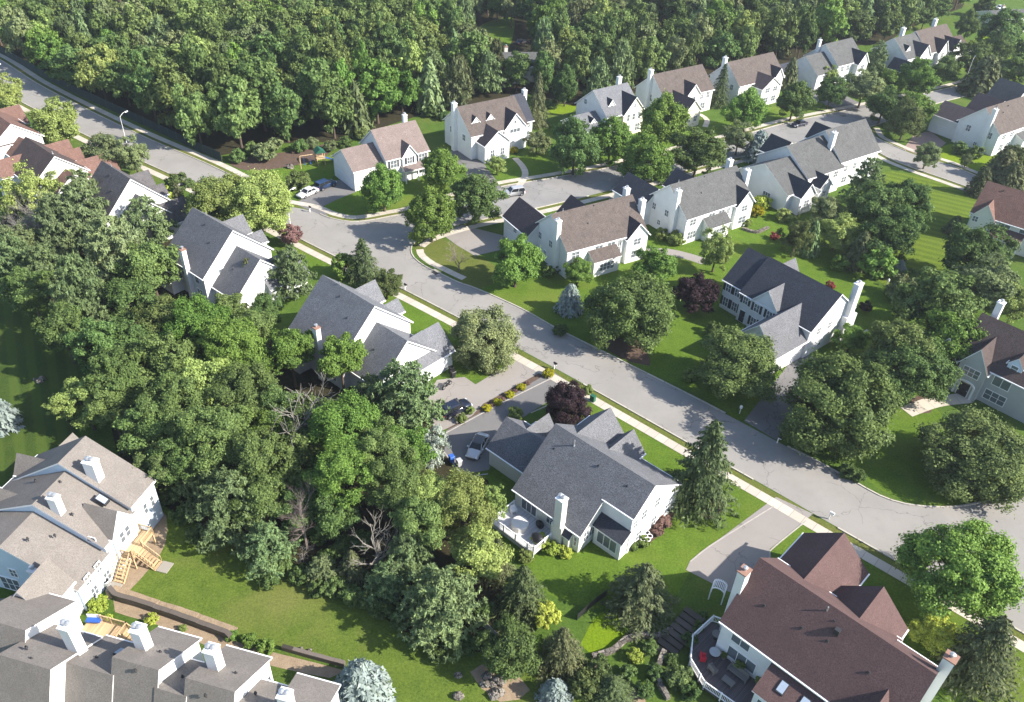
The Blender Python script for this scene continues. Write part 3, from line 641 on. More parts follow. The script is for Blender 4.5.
    def dormer(s, x, yf, yb, w, e, r, roof, wall=None):
        """small gabled dormer looking towards yf"""
        a0, a1 = sorted((yf, yb)); d = '-y' if yf < yb else '+y'
        s.block('y', a0, a1, x - w / 2, x + w / 2, e, r, roof, o=.15, zb=e - 1.7, wall=wall, name='dormer_roof', t=.12); s.window(d, yf, x, e - .55, w * .45, .95, cols=1)
    def done(s):
        s.wm.build('wall', M[s.wall], s.root)
        for k, mb in s.wm2.items(): mb.build('wall', M[k], s.root)
        return s.root
M['skyglass'] = plain('skylight glass', (.30, .36, .44), .1, .6)

def railing(parent, pts, z, h=1.0, mat='trim', gap=.16, name='railing', closed=False):
    """post and baluster rail along local points"""
    for a, b in zip(pts, pts[1:]):
        a, b = np.array(a, float), np.array(b, float); L = np.linalg.norm(b - a); d = (b - a) / L; ang = math.atan2(d[1], d[0]); r = MB(); m = (a + b) / 2
        r.obox(m, ang, L / 2, .05, z + h - .08, z + h); r.obox(m, ang, L / 2, .03, z + .1, z + .16)
        for i in range(int(L / gap)): r.obox(a + d * (i + .5) * gap, ang, .02, .02, z + .1, z + h - .05)
        for i in range(int(L / 1.8) + 2): p = a + d * min(L, i * 1.8); r.obox(p, ang, .065, .065, z - .3, z + h + .06)
        r.build(name, M[mat], parent)

# --- the grey roofed house in the middle with the white deck
h = House('house', (10.41, 65.81), -41, 'cream walled house with dark grey roof and white railed deck, middle of the photo', 'cream')
h.block('x', -7.4, 2.25, -5.5, 8.2, (3.2, 3.9), 8.7, 'slate', br=1.4); h.block('x', 2.25, 6.3, -1.7, 8.2, (6.236, 3.905), 8.706, 'slate', br=1.4, oa=(0, .3), wall='white')
h.shed('x', 2.5, 6.2, -1.72, -3.1, 3.7, 2.9, 'slatedark', 'white')
h.block('x', -14.6, -7.3, -2.4, 4.0, 2.9, 5.6, 'slate'); h.block('y', .8, 5.0, -13.3, -10.2, 3.2, 5.4, 'slate'); h.block('y', 1.5, 9.0, -7.9, -2.8, 5.0, 7.8, 'slate'); h.block('y', 2, 8.8, -3.4, .3, 4.6, 6.8, 'slate', wall='white')
h.chimney(-.85, .15, -6.45, -5.52, 7.3, shoulder=.25, pots=2, brick=False); h.shed('x', .6, 1.3, -5.52, -6.2, 3.0, 2.4, 'slatedark')
h.vents([(-6, -.6, 7.2, .1), (-4.1, .6, 8.2, .9), (-.2, .2, 8.0, .12), (3.9, .1, 7.8, .12)])
h.window('-y', -5.5, -5.2, 2.0, 2.2, 2.0, cols=3, rows=1, name='patio_door'); h.window('-y', -5.5, -2.0, 2.2, 1.0, 1.4); h.window('-y', -5.5, 1.75, 1.6, .35, 1.4, cols=1)
h.row('+x', 2.25, [-3.2, -4.3], 1.9, .85, 1.5); h.window('-y', -3.1, 4.35, 1.6, 2.6, 1.7, cols=3, rows=1); h.window('-y', -1.7, 3.0, 1.6, .8, 1.8, cols=1)
h.row('+x', 6.3, [.2, 3.2, 6.0], 1.6, .9, 1.4); h.row('+x', 6.3, [.6, 3.2], 4.7, .9, 1.4); h.window('+x', 6.3, -1.0, 4.4, .7, 1.2)
h.row('+y', 9.0, [-6.2, -4.5], 3.4, 1.0, 1.5); h.garage('-x', -14.6, [-.7, 2.3]); h.door('+y', 8.2, 1.8)
h.row('-x', -7.4, [-3.8], 2.2, .8, 1.2)
dk = MB(); dk.box(-7.3, -.8, -9.6, -5.53, .55, .68); dk.build('deck', M['deckgrey'], h.root)
sk = MB(); sk.box(-7.25, -.85, -9.55, -9.5, 0, .54); sk.box(-7.25, -7.2, -9.55, -5.6, 0, .54); sk.build('deck_skirt', M['trim'], h.root)
railing(h.root, [(-7.2, -5.9), (-7.2, -9.5), (-.9, -9.5), (-.9, -6.6)], .68); h.done()
def inhouse(h, x, y):
    a = h.root.rotation_euler[2]; return (h.root.location[0] + x * math.cos(a) - y * math.sin(a), h.root.location[1] + x * math.sin(a) + y * math.cos(a))
HMID = h
# --- maroon roofed house at the lower right
h = House('house', (31.51, 46.38), -43, 'white house with maroon brown roof and dark curved deck at the bottom corner', 'white')
h.block('x', -8.4, 4.6, -5.1, 5.4, 5.3, 9.9, 'brown', br=0.1); h.block('x', 4.6, 8.4, -5.1, 3.3, (5.306, 7.2), 9.906, 'brown', br=.1, oa=(0, .3))
h.block('y', 2, 12, -8.5, -1.5, 3.9, 6.9, 'brown'); h.block('y', 1, 7.4, -2.1, 4.4, 4.9, 7.9, 'brown'); h.block('y', -5.6, -1.5, 4.2, 8.3, 5.3, 7.7, 'brown'); h.shed('x', -2.6, 4.0, -5.12, -8.1, 4.7, 3.5, 'brown')
h.chimney(-9.3, -8.42, -3.0, -1.9, 10.2); h.chimney(8.42, 9.4, 1.9, 2.9, 10.5, pots=1)
h.vents([(-6.0, -2.6, 7.7, .12), (-1.2, -.4, 9.3, .9), (-.2, -.7, 9.2, .3), (-2.2, -2.4, 7.9, .12), (.2, -2.1, 8.1, .12), (4.3, -2.3, 8, .12)])
b = MB(); b.box(0.2, .7, -1.5, -1.0, 8.6, 9.35); b.build('attic_fan', M['darkmetal'], h.root)
h.row('-y', -5.1, [-6.2, -.2, 2.3], 4.2, 1.9, 1.25, cols=2, rows=1); h.window('-y', -5.1, -5.6, 1.9, 3.0, 1.5, cols=3, rows=1); h.skylight((-.9, -6.6, 4.1), .4, 'y'); h.skylight((1.3, -6.6, 4.1), .4, 'y'); h.window('-y', -8.1, -1.2, 2.2, 1.8, 1.2); h.window('-y', -8.1, 2.0, 2.2, 1.8, 1.2)
h.garage('-x', -8.5, [6.6, 9.6]); h.row('-x', -8.4, [2.5, -.6], 4.2); h.row('+y', 12, [-6.2, -3.8], 2.0); h.row('+x', 8.4, [-3, 0], 4.0); h.door('+y', 5.4, 2.6, mat='shutter')
dk = MB(); dz = .62; dp = [(-8.4, -5.12), (-2.7, -5.12), (-2.7, -9.2), (-6.8, -9.6), (-9.2, -8.4), (-10.6, -6.0), (-10.4, -2.6), (-9.4, -2.4), (-8.4, -3.0)]
dk.hexa([(x, y, dz - .12) for x, y in dp], [(x, y, dz) for x, y in dp]); dk.build('deck', M['deckdark'], h.root)
railing(h.root, [(-9.6, -2.3), (-10.4, -2.6), (-10.6, -6.0), (-9.2, -8.4), (-6.8, -9.5), (-2.8, -9.2)], dz); h.done(); HBR = h

# --- the row of grey saltbox houses along the street, one model
def rowhouse(o, yaw, k, label, roof, roof2, chx, lean=True, we=11.4, ge=12.3):
    h = House('house', o, yaw, label, 'white'); K = lambda *a: [q * k for q in a]
    h.block('x', *K(-5.4, 5.4, -6.4, 6.4), 5.3, 11.0, roof); h.block('x', *K(5.3, we, -5, 6.0), 3.3, 8.1, roof2, br=.3 * k, oa=(0, .3)); h.block('y', *K(1, 8.1, 6.1, ge), 3.0, 6.0, roof2)
    h.block('y', *K(2, 7.3, -5.2, -1.6), 5.6, 7.9, roof2); h.block('y', *K(3, 7.7, -.2, 2.3), 5.2, 6.5, roof2)
    if lean: h.block('y', *K(-8.4, -6, -5.4, -1.8), 2.6, 4.3, roof2)
    h.chimney(chx, chx + .9, -6.4 * k - .75, -6.4 * k - .02, 8.9, pots=1)
    h.row('-y', -6.4 * k, K(-4.2, -.6, 3.3), 4.1, .95, 1.3, cols=1); h.row('-y', -6.4 * k, K(3.4), 1.6, 1.3, 1.5)
    h.row('+x', 5.4 * k, K(-3.2), 4.9, .8, 1.2, cols=1); h.row('+y', 7.3 * k, K(-3.4), 4.2, 1.4, 1.4); h.garage('+x', ge * k, K(2.8, 5.8)); h.row('-x', -5.4 * k, K(-3, 0, 3), 4.2); h.row('+y', 8.1 * k, K((6.1 + ge) / 2), 2.0, 1.4, 1.3)
    h.vents([(-1.9 * k, .1, 10.9, .7), (-.6 * k, -1.0, 10.3, .12), (2.6 * k, -2.5, 8.9, .12), (7.6 * k, -2.2, 6.0, .15)]); h.door('+y', 6.4 * k, 3.4 * k); h.done(); return h
HROW = [rowhouse((-23.18, 94.93), -40, 1.0, 'white saltbox house with pale grey roof beside the double driveway and planted strip', 'slateblue', 'slateblue', .9),
 rowhouse((-48.11, 113.53), -38.7, .97, 'white saltbox house with blue grey roof hemmed in by conifers', 'slate', 'slate', .9),
 rowhouse((-69.93, 129.36), -40.7, .9, 'white saltbox house with dark streaked roof behind the street lamp', 'charcoal', 'charcoal', -1.6, False, 8.6, 9.6)]
h = House('house', (-79.2, 139.76), -40.7, 'white house with red brown roofs behind the bare trees at the left edge', 'white')
h.block('x', -14.6, -2.8, -10.6, -.6, 5.2, 9.3, 'darkbrown'); h.block('y', -5, .6, -14.4, -10.4, 5.2, 7.8, 'redbrown'); h.block('y', -4, 1.3, -10.9, -8.6, 5.0, 6.8, 'redbrown'); h.block('x', -2.9, .2, -8, -.8, 4.0, 6.4, 'redbrown', oa=(0, .3)); h.block('y', -1.5, 5.3, -8.2, -3.2, 3.0, 6.0, 'redbrown')
h.row('-y', -10.6, [-12.5, -9, -5.5], 4.1, .95, 1.3); h.vents([(-5, -5, 9.0, .5), (-9, -6.6, 8.4, .15)]); h.block('y', -13, -6, -14.2, -10.2, 5.0, 7.4, 'redbrown'); h.garage('+x', -3.2, [2.2, 4.2], 1.9); h.row('+y', 5.3, [-5.7], 2, 1.4, 1.2); h.done()
h = House('house', (-79.2, 139.76), -40.7, 'white house with brick red roofs cut off by the left edge', 'white')
h.block('x', -38, -24.5, -9.6, .2, 5.2, 8.8, 'redbrown'); h.block('y', -13, -5, -29.5, -24.6, 5.2, 8.2, 'darkbrown'); h.block('y', -4, 2.0, -42, -36, 4.2, 7.0, 'redbrown'); h.block('x', -24.6, -21, -7, -1, 3.6, 6, 'redbrown', oa=(0, .3)); h.row('+x', -24.5, [-2.5], 4.0, .9, 1.3); h.row('+y', .2, [-33, -28], 4.2); h.row('-y', -9.6, [-34, -31], 4.1); h.done()

# --- dark roofed house on the corner behind the purple tree
h = House('house', (42.94, 109.18), -50, 'white house with navy black roof, shuttered windows and tall white end chimney', 'white')
h.block('x', -4.6, 8.2, -5.6, 5.4, 5.2, 9.5, 'slatedark'); h.block('x', -8.6, -4.6, -4.9, 4.8, 5.2, 9.25, 'slatedark', oa=(.3, 0)); h.block('y', -5.9, -1, -2.2, 2.5, 5.2, 7.9, 'slate'); h.block('y', -13.2, -1.5, .9, 7.9, 3.3, 7.0, 'slate'); h.block('y', 3, 6.2, -5.5, -2.5, 5.2, 7.5, 'slate')
h.chimney(8.22, 9.1, 3.0, 4.3, 10.3, shoulder=None, pots=1, brick=False); q = MB(); q.box(8.22, 9.2, 2.6, 5.3, -.1, 4.6); q.build('chimney_base', M['white'], h.root)
h.row('-y', -4.9, [-7.6, -5.8], 4.1, .9, 1.3, shutters=True); h.row('-y', -4.9, [-7.6, -5.8], 1.5, .9, 1.5, shutters=True); h.row('-y', -5.6, [-3.6], 4.1, .8, 1.2, shutters=True); h.row('-y', -5.9, [-1.2, 1.2], 4.1, .9, 1.3, shutters=True); h.door('-y', -5.6, -3.6); h.window('-y', -5.9, -1.2, 1.5, .9, 1.5, shutters=True)
h.row('+x', 8.2, [-3.2, -.4], 4.1, .75, 1.2); h.row('+x', 8.2, [-2.0], 1.6, .75, 1.3); h.garage('+x', 7.9, [-11.4, -8.4]); h.row('-x', -8.6, [-2.4, 0, 2.4], 4.1); h.done()

# --- twin white houses with their backs to the lawn
def backhouse(o, yaw, label, roof, wing, x1=9.2, bumproof=None):
    h = House('house', o, yaw, label, 'white')
    h.block('x', -7.3, x1, -5.3, 5.3, 5.3, 9.7, roof); h.block('y', -5.9, -.5, x1 - 4.4, x1 + .1, 5.0, 7.4, wing); h.block('y', 4, 12.2, -9.4, -3.0, 4.2, 7.0, wing); h.block('y', 3, 7.6, -.8, 4.6, 5.2, 7.8, wing); h.shed('x', -2.8, 2.6, -5.32, -7.1, 4.2, 3.0, bumproof or roof)
    h.chimney(-8.15, -7.32, -3.0, -2.0, 9.9, brick=False, pots=1); h.chimney(x1 + .12, x1 + 1.0, -3.1, -2.1, 9.9, brick=False); h.chimney(x1 + .02, x1 + .9, 1.4, 2.4, 10.2, brick=False)
    h.row('-y', -5.3, [-5.6, -.8, 1.8], 4.2, 1.5, 1.2); h.row('-y', -5.9, [x1 - 2.2], 4.0, 1.5, 1.2); h.row('-y', -5.9, [x1 - 2.2], 1.6, 1.9, 1.4); h.row('-y', -5.3, [-5.4], 1.6, 2.0, 1.5, cols=3); h.window('-y', -7.1, -.1, 1.6, 3.0, 1.4, cols=4, rows=2); h.window('-y', -5.3, 3.6, 3.6, .7, 2.6)
    h.row('-x', -7.3, [-.2, 3.2], 4.2, .85, 1.2); h.row('-x', -7.3, [1.4], 1.6, .7, .9); h.garage('-x', -9.4, [6.6, 9.8]); h.window('-x', -9.4, 8.2, 3.2, 1.0, .8); h.row('+y', 12.2, [-7.4, -5], 2, 1, 1.3); h.row('+x', x1, [-.6, 3.6], 4.1)
    h.vents([(-4.9, .4, 9.6, .5), (-4.5, -.1, 9.5, .4), (1.0, -.3, 9.6, .15), (-1.5, -2.5, 7.8, .12)])
    if bumproof is None: pass
    h.done(); return h
HB1 = backhouse((11.84, 127.29), 32, 'white house with brownish taupe roof and two white side chimneys behind the round lawn tree', 'tan', 'darkwing')
HB2 = backhouse((33.19, 141.39), 36, 'white house with weathered grey roof beside the taupe roofed one', 'greyroof', 'slatedark', 9.6)
HB2b = HB2
# --- grey double house on the far corner
h = House('house', (58.33, 162.33), 36, 'pale grey roofed double house with stepped gables beside the cross street', 'white')
h.block('x', -6, 5.2, -7.0, 6.2, 5.2, 9.6, 'greyroof'); h.block('x', 5.2, 18, -6.2, 5.2, 6.0, 10.9, 'greyroof', br=-.8); h.block('x', -13.2, -6, -8.4, 5.0, 3.9, 7.8, 'greyroof', br=-1.6, oa=(.3, 0)); h.block('y', -10.4, -4, -11.6, -7.4, 3.9, 6.2, 'slatedark'); h.block('y', -9.4, -5, -4.6, -1.2, 3.9, 5.8, 'slatedark')
h.block('y', 3, 8, -3, 2.2, 5.2, 8, 'slatedark'); h.block('y', 3, 8, 12, 16, 5.2, 8, 'slatedark'); h.chimney(4.25, 5.18, -3.6, -2.6, 11.4, brick=False, pots=1)
h.row('-y', -7, [.4, 3.2], 4.1, 1.2, 1.2); h.row('-y', -9.4, [-2.9], 2.2, .9, 1.2); h.row('-y', -6.2, [7.5, 10.5, 14], 4.1); h.row('-x', -13.2, [-3.5], 1.8, 1.8, 1.4, cols=3); h.row('-y', -10.4, [-9.5], 2.2, 1.3, 1.3); h.row('-y', -6.2, [8, 12], 1.5, 1.6, 1.3); h.row('-x', -6, [-4.5], 1.5)
h.vents([(-.2, -.6, 9.3, .3), (-1.5, -3.5, 7.6, .15), (-9, -2.5, 7.2, .2), (9, -2, 9.3, .3)]); h.garage('+x', 18, [-3, 2]); h.done()

# --- the far row across the side street
h = House('house', (-26.2, 159), 38.5, 'white house with pinkish taupe roof and side garage next to the two parked vehicles', 'white')
h.block('x', -5, 4.8, -5.2, 5.2, 5.3, 9.7, 'taupe'); h.block('x', -11.9, -5, -4.4, 4.4, 4.2, 7.1, 'taupe', oa=(.3, 0)); h.block('y', -5.6, -1, -1.5, 1.7, 5.4, 7.5, 'taupe'); h.shed('x', -1.6, 4.6, -5.22, -6.9, 3.3, 2.7, 'taupe', zb=2.3)
for x in (-1.5, 1.4, 4.5):
    p = MB(); p.box(x - .1, x + .1, -6.85, -6.65, 0, 2.7); p.build('porch_post', M['trim'], h.root)
h.chimney(2.5, 3.3, .2, 1.0, 11.2, zb=7, brick=False); h.row('-y', -5.2, [-3.4], 4.1, 1.4, 1.4, shutters=True); h.row('-y', -5.2, [3.2], 4.1, 1.4, 1.4, shutters=True); h.row('-y', -5.6, [.1], 4.3, 1.1, 1.3, shutters=True); h.row('-y', -5.2, [-3.4, 3.2], 1.5, 1.4, 1.6, shutters=True); h.door('-y', -5.2, .3); h.row('-y', -4.4, [-8.6], 1.9, 1.4, 1.2); h.garage('-x', -11.9, [-2.1, 1.6], 3.0); h.done()
h = House('house', (-7.69, 175.34), 36, 'white house with two little dormers over a plum roofed garage wing', 'white')
h.block('x', -8, 6.4, -5.6, 5.6, 5.3, 9.8, 'tan'); h.block('x', 6.4, 9.6, -3.4, 5.2, 5.0, 9.6, 'slatedark', oa=(0, .3)); h.block('y', -8.7, 0, -6.5, -.2, 4.0, 6.6, 'darkwing'); h.block('y', -5.9, -1, .4, 5.9, 5.3, 8.4, 'darkwing'); h.dormer(-5.6, -3.5, -.5, 1.8, 7.3, 8.4, 'darkwing'); h.dormer(-1.9, -3.5, -.5, 1.8, 7.3, 8.4, 'darkwing')  # right wing's darker shingle paints in the shadow lying on that roof
h.chimney(-8.9, -8.02, .2, 1.3, 10.6, brick=False); h.chimney(9.62, 10.5, .4, 1.4, 10.4, brick=False); h.garage('-x', -6.5, [-7.1, -4.3], 2.5); h.row('-x', -8, [-2.6, 2.6], 4.0, 1.1, 1.3); h.window('-y', -5.9, 3.1, 6.6, .6, .6, cols=1, rows=1); h.window('-y', -5.9, 3.1, 4.7, 2.6, .9, cols=3, rows=1); h.row('-y', -8.7, [-4.6, -2.0], 2.0, 1.0, 1.4); h.row('-y', -3.4, [8], 1.7, 1.8, 1.8, cols=2); h.row('-y', -3.4, [8], 4.2, 1.8, 1.4); h.door('-y', -5.6, 1.2); h.done()
h = House('house', (19.8, 188.3), 38, 'ivory house with slate roof, one dormer and a tall front gable', 'white')
h.block('x', -5, 5.3, -5.3, 5.6, 5.3, 9.8, 'slateblue'); h.block('x', -11.2, -5, -5, 3, 3.0, 5.4, 'slateblue', oa=(.3, 0)); h.block('y', -6, 0, -.5, 5.9, 5.3, 8.8, 'slatedark', wall='ivory'); h.dormer(-2.4, -3.6, -.5, 1.8, 7.2, 8.4, 'slatedark'); h.dormer(-7.8, -3.8, -.8, 1.6, 4.2, 5.1, 'slatedark')
h.chimney(3.4, 4.4, 1.0, 1.8, 11.2, zb=7, brick=False); h.row('-y', -6, [1.0, 2.7, 4.4], 4.3, .8, 1.5, cols=1); h.row('-y', -6, [2.7], 6.9, .6, .7, cols=1); h.row('-y', -6, [1.2, 4.2], 1.6, 1.3, 1.7); h.row('-x', -5, [2.5], 6.6, .8, 1.1); h.row('-y', -5.3, [-3], 4.1, 1.6, 1.2); h.done()
h = House('house', (37.14, 203), 36.5, 'white house with taupe roof and plum garage gable beside the curving garden path', 'white')
h.block('x', -7.6, 8.8, -5, 5.5, 5.3, 9.8, 'tan'); h.block('y', -11.2, -2, -6.7, -1.5, 4.0, 6.6, 'darkwing', wall='ivory'); h.block('y', -5.9, -1, -1.4, 3.4, 5.3, 7.9, 'darkwing'); h.chimney(-8.5, -7.62, .2, 1.3, 11.0, brick=False); h.row('-x', -7.6, [-2.8, .2], 4.4, .9, 1.4); h.row('-y', -11.2, [-5.2, -3], 2.0, 1.0, 1.4); h.row('-y', -5.9, [1], 4.2, 1.6, 1.4); h.row('-y', -5, [5, 7.2], 4.1); h.row('-y', -5, [5.8], 1.6, 1.6, 1.6); h.row('+x', 8.8, [-2, 2], 4.1); h.done()
h = House('house', (58.22, 216.64), 38, 'white house with tan roof and a two windowed front gable, fourth along the far row', 'white')
h.block('x', -8.7, 8.7, -5, 5, 5.3, 9.8, 'tan'); h.block('y', -8.4, -1, -3.7, 3.5, 4.6, 7.0, 'darkwing'); h.block('y', -5.8, -1, 3.8, 7.6, 5.3, 7.7, 'darkwing'); h.chimney(-9.6, -8.72, .3, 1.3, 11, brick=False); h.row('-y', -8.4, [-1.5, 1.5], 4.0, 1.6, 1.2); h.row('-y', -8.4, [-1.5, 1.5], 1.5, 1.6, 1.4); h.row('-x', -8.7, [-2.6, .4], 4.3, .9, 1.3); h.row('-y', -5.8, [5.6], 4.2, 1.2, 1.3); h.row('+x', 8.7, [-2, 2], 4); h.done()
h = House('house', (86.5, 236.5), 38, 'white house with grey roof and lower grey wing at the top of the far row', 'white')
h.block('x', -5.8, 6, -6, 5, 5.3, 9.7, 'greyroof'); h.block('x', -13.6, -5.8, -5.5, 4.6, 3.8, 7.6, 'greyroof', oa=(.3, 0)); h.block('y', -7.6, -1, 1.2, 5.8, 5.2, 7.9, 'slatedark'); h.block('x', -19, -13.6, 1, 6, 3, 5, 'slatedark'); h.chimney(-6.9, -6.1, .8, 1.6, 10.6, zb=5, brick=False); h.garage('-x', -13.6, [-3.2, 0]); h.row('-y', -6, [-3.6, -1], 4.1, 1.2, 1.3); h.row('-y', -6, [-3.6, -1], 1.5, 1.4, 1.6); h.row('-y', -7.6, [3.5], 4.0, 1.5, 1.3); h.row('-y', -7.6, [3.5], 1.5, 1.7, 1.5); h.row('-x', -13.6, [2.6], 4.4, .8, 1.1); h.done()
h = House('house', (114.3, 249.6), 38, 'long double house with grey and brown halves farthest up the street', 'white')
h.block('x', -12.5, -1.8, -5.6, 5.6, 5.3, 9.7, 'greyroof', oa=(.3, 0)); h.block('x', -1.8, 14, -5.4, 5.4, 5.3, 10.2, 'tan'); h.block('y', -6.6, -1, -8.4, -2.2, 5.2, 8.5, 'slatedark'); h.block('y', -6.4, -1, 2.8, 7.4, 5.2, 8.2, 'darkwing'); h.block('y', -7.4, -1, 8.4, 12.4, 5.2, 8.0, 'darkwing'); h.block('x', 13, 20, -7.2, 2, 3.6, 6.8, 'darkbrown', wall='greywall'); h.dormer(-10.4, -3.9, -.8, 1.9, 7.0, 8.3, 'slatedark'); h.block('y', -8, -3, -16.5, -12.6, 3, 5.4, 'slatedark')
h.chimney(-7, -6.0, 1, 2, 11.4, zb=7, brick=False); h.chimney(9.6, 10.6, 1, 2, 11.8, zb=7, brick=False); h.row('-y', -6.6, [-6.6, -4], 4.2); h.row('-y', -6.4, [5], 4.2, 1.4, 1.3); h.row('-y', -7.4, [10.4], 4.2, 1.4, 1.3); h.row('-y', -6.6, [-6.6, -4], 1.5); h.row('-x', -12.5, [-2, 2], 4.2); h.row('-y', -5.4, [.6], 1.6, 1.4, 1.8); h.done()

# --- right hand side
h = House('house', (106.4, 186.4), 36, 'large white house with mauve grey roofs and reddish paved drive near the right edge', 'white')
h.block('x', 0, 22, -4.9, 5.2, 5.3, 9.8, 'tan'); h.block('y', 4, 12.4, 1.2, 9.2, 4.2, 6.6, 'darkwing'); h.block('y', 3, 9.2, 10, 17, 5.2, 8.2, 'darkwing'); h.block('y', 3, 10, 19, 27, 6, 10.2, 'greyroof'); h.block('x', 21.9, 30, -4, 5, 5.3, 9, 'tan', oa=(0, .3)); h.shed('x', 8, 16, -4.92, -7.2, 3.9, 3.0, 'greyroof')
h.chimney(-.86, -.02, -2.6, -1.7, 10.4, brick=False); h.garage('-x', 1.2, [5.6, 8.4, 11.2], 2.4); h.row('-x', 0, [2.4, -2.9], 4.3, 1.0, 1.4); h.row('-x', 0, [-.4], 1.4, .7, .8); h.row('-y', -4.9, [2.6, 6, 11, 15], 4.2, 1.4, 1.2); h.row('-y', -4.9, [3, 6], 1.6, 1.6, 1.4); h.window('-y', -7.2, 12, 1.6, 4, 1.4, cols=4); h.vents([(3.6, -.3, 9.7, .4), (8, -.8, 9.3, .2), (5, -1.6, 8.5, .15)]); h.done()
h = House('house', (88.8, 145.4), -39, 'cream house with reddish brown roof and grey windows half out of the right edge', 'cream')
h.block('x', 0, 17, -5, 5, 5.3, 9.7, 'redbrown'); h.block('y', -5.5, -.5, .3, 4.2, 5.0, 7.6, 'redbrown'); h.shed('x', 4.8, 9.6, -5.02, -7.4, 4.0, 2.9, 'brown'); h.row('-y', -5.5, [1.0], 4.4, .9, 1.0); h.row('-y', -5.5, [2.2], 1.5, 1.9, 1.4, cols=2); h.row('-y', -5, [6, 9.6], 4.2, 1.9, 1.4, cols=2); h.window('-y', -7.4, 7.0, 1.8, 3.0, 1.4, cols=3, rows=1); h.row('-y', -5, [12.5], 1.7, 2, 1.5); h.row('-x', 0, [-2, 2], 4.2); h.vents([(3, -.8, 9.2, .2), (8, -1.4, 8.8, .2)])
h.done()
h = House('house', (67.66, 99), -47, 'grey house with dark brown roof, arched entry and white chimney at the right edge', 'greywall')
h.block('x', 0, 15, -5.6, 5.4, 5.3, 9.7, 'darkbrown'); h.block('y', -6.6, -1, 1.3, 5.0, 5.2, 8.2, 'darkbrown'); h.block('y', -6.0, -1, -3.2, .6, 4.6, 7.4, 'darkbrown'); h.dormer(7.4, -4.6, -1.5, 1.9, 7.0, 8.2, 'darkbrown', 'bluewhite'); h.chimney(.6, 1.5, 1.2, 2.1, 11.6, zb=7, brick=False, wall='white')
h.row('-y', -6.6, [3.15], 4.2, 2.2, 1.3, cols=3); h.row('-y', -5.6, [7.0], 4.2, 2.2, 1.5, cols=2, rows=1); h.window('-y', -5.6, 7.0, 1.6, 2.8, 1.5, cols=3); h.row('-y', -5.6, [11.5], 4.2, 2, 1.4); h.row('-x', -3.2, [-4], 1.6)
a = MB()
for i in range(13):
    t0, t1 = PI * i / 13, PI * (i + 1) / 13; f = lambda t, r: (3.15 + r * math.cos(t), 2.0 + r * math.sin(t) * .55)
    (xa, za), (xb, zb_), (xc, zc), (xd, zd) = f(t0, 1.35), f(t1, 1.35), f(t1, 1.1), f(t0, 1.1); a.hexa([(xa, -6.75, za), (xb, -6.75, zb_), (xc, -6.75, zc), (xd, -6.75, zd)], [(xa, -6.58, za), (xb, -6.58, zb_), (xc, -6.58, zc), (xd, -6.58, zd)])
for x in (1.8, 4.25): a.box(x, x + .25, -6.75, -6.58, 0, 2.02)
a.build('entry_arch', M['trim'], h.root); h.door('-y', -6.6, 3.15, w=1.4, h=2.3, mat='glassdark'); h.done()

# --- attached town houses at the lower left
h = House('town_house_row', (-38, 55), -13, 'row of three stepped pale blue town houses with two white chimneys and wooden stairs', 'bluewhite')
for v0, v1, r, e, ri in ((3.2, 7.2, 10.1, 5.7, -10.2), (-1.6, 3.2, 8.9, 4.7, -9.8), (-6.2, -1.6, 7.5, 3.5, -10.3)):
    h.block('y', v0 + .01, v1, -17.8, -2.9, (5.2, e), r, 'town', br=ri, o=.22)
h.block('x', -6.2, -2.6, -.6, 2.6, 5.0, 7.3, 'town', o=.2, wall='white'); h.block('x', -17.9, -12, 3.9, 6.4, 5.6, 7.4, 'town', o=.2); h.block('x', -18.3, -12, -1.0, 1.6, 5.4, 7.0, 'town', o=.2); h.block('y', 7.2, 10.2, -17.5, -13, 3.6, 6.6, 'town', o=.2)
w = MB(); w.box(-3.5, -2.86, -6.18, -1.62, 0, 3.4); w.box(-3.5, -2.86, -1.58, 3.18, 0, 4.6); w.build('sunny_wall', M['bluewhite'], h.root)
h.chimney(-7.6, -6.3, 3.5, 4.5, 10.6, zb=6, wall='white', pots=2, brick=False); h.chimney(-8.3, -7.3, -1.3, -.5, 9.9, zb=6, wall='white', pots=2, brick=False); h.chimney(-7.4, -6.7, -6.9, -6.2, 5.6, wall='white', brick=False, pots=1); h.skylight((-5.2, 2.2, 6.95), -.6, 'x', .8, 1.1)
h.row('-y', -6.2, [-10.4, -4.8], 3.4, .8, 1.1); h.row('-y', -6.2, [-11.5], 1.2, 2.2, 1.9, cols=3); h.row('+x', -2.86, [-4.8, -3.2], 3.3, .7, 1.2); h.row('+x', -2.86, [-4.6, -2.6], 1.2, .8, 1.3); h.row('+x', -2.6, [.6, 1.5], 3.8, .6, 1.4, cols=1); h.row('+x', -2.9, [5, 6.2], 3.5, .5, 1.4, cols=1); h.window('-y', -1.6, -4.2, 5.4, 1.0, .7)
h.vents([(-9.2, 6, 9.0, .25), (-9.4, 1.8, 8.9, .2), (-6.6, -.6, 7.4, .2), (-8.6, -4.6, 7.4, .25), (-11.6, 6.2, 9, .2), (-13, 2, 7.8, .2), (-7, -3, 6.7, .15)])
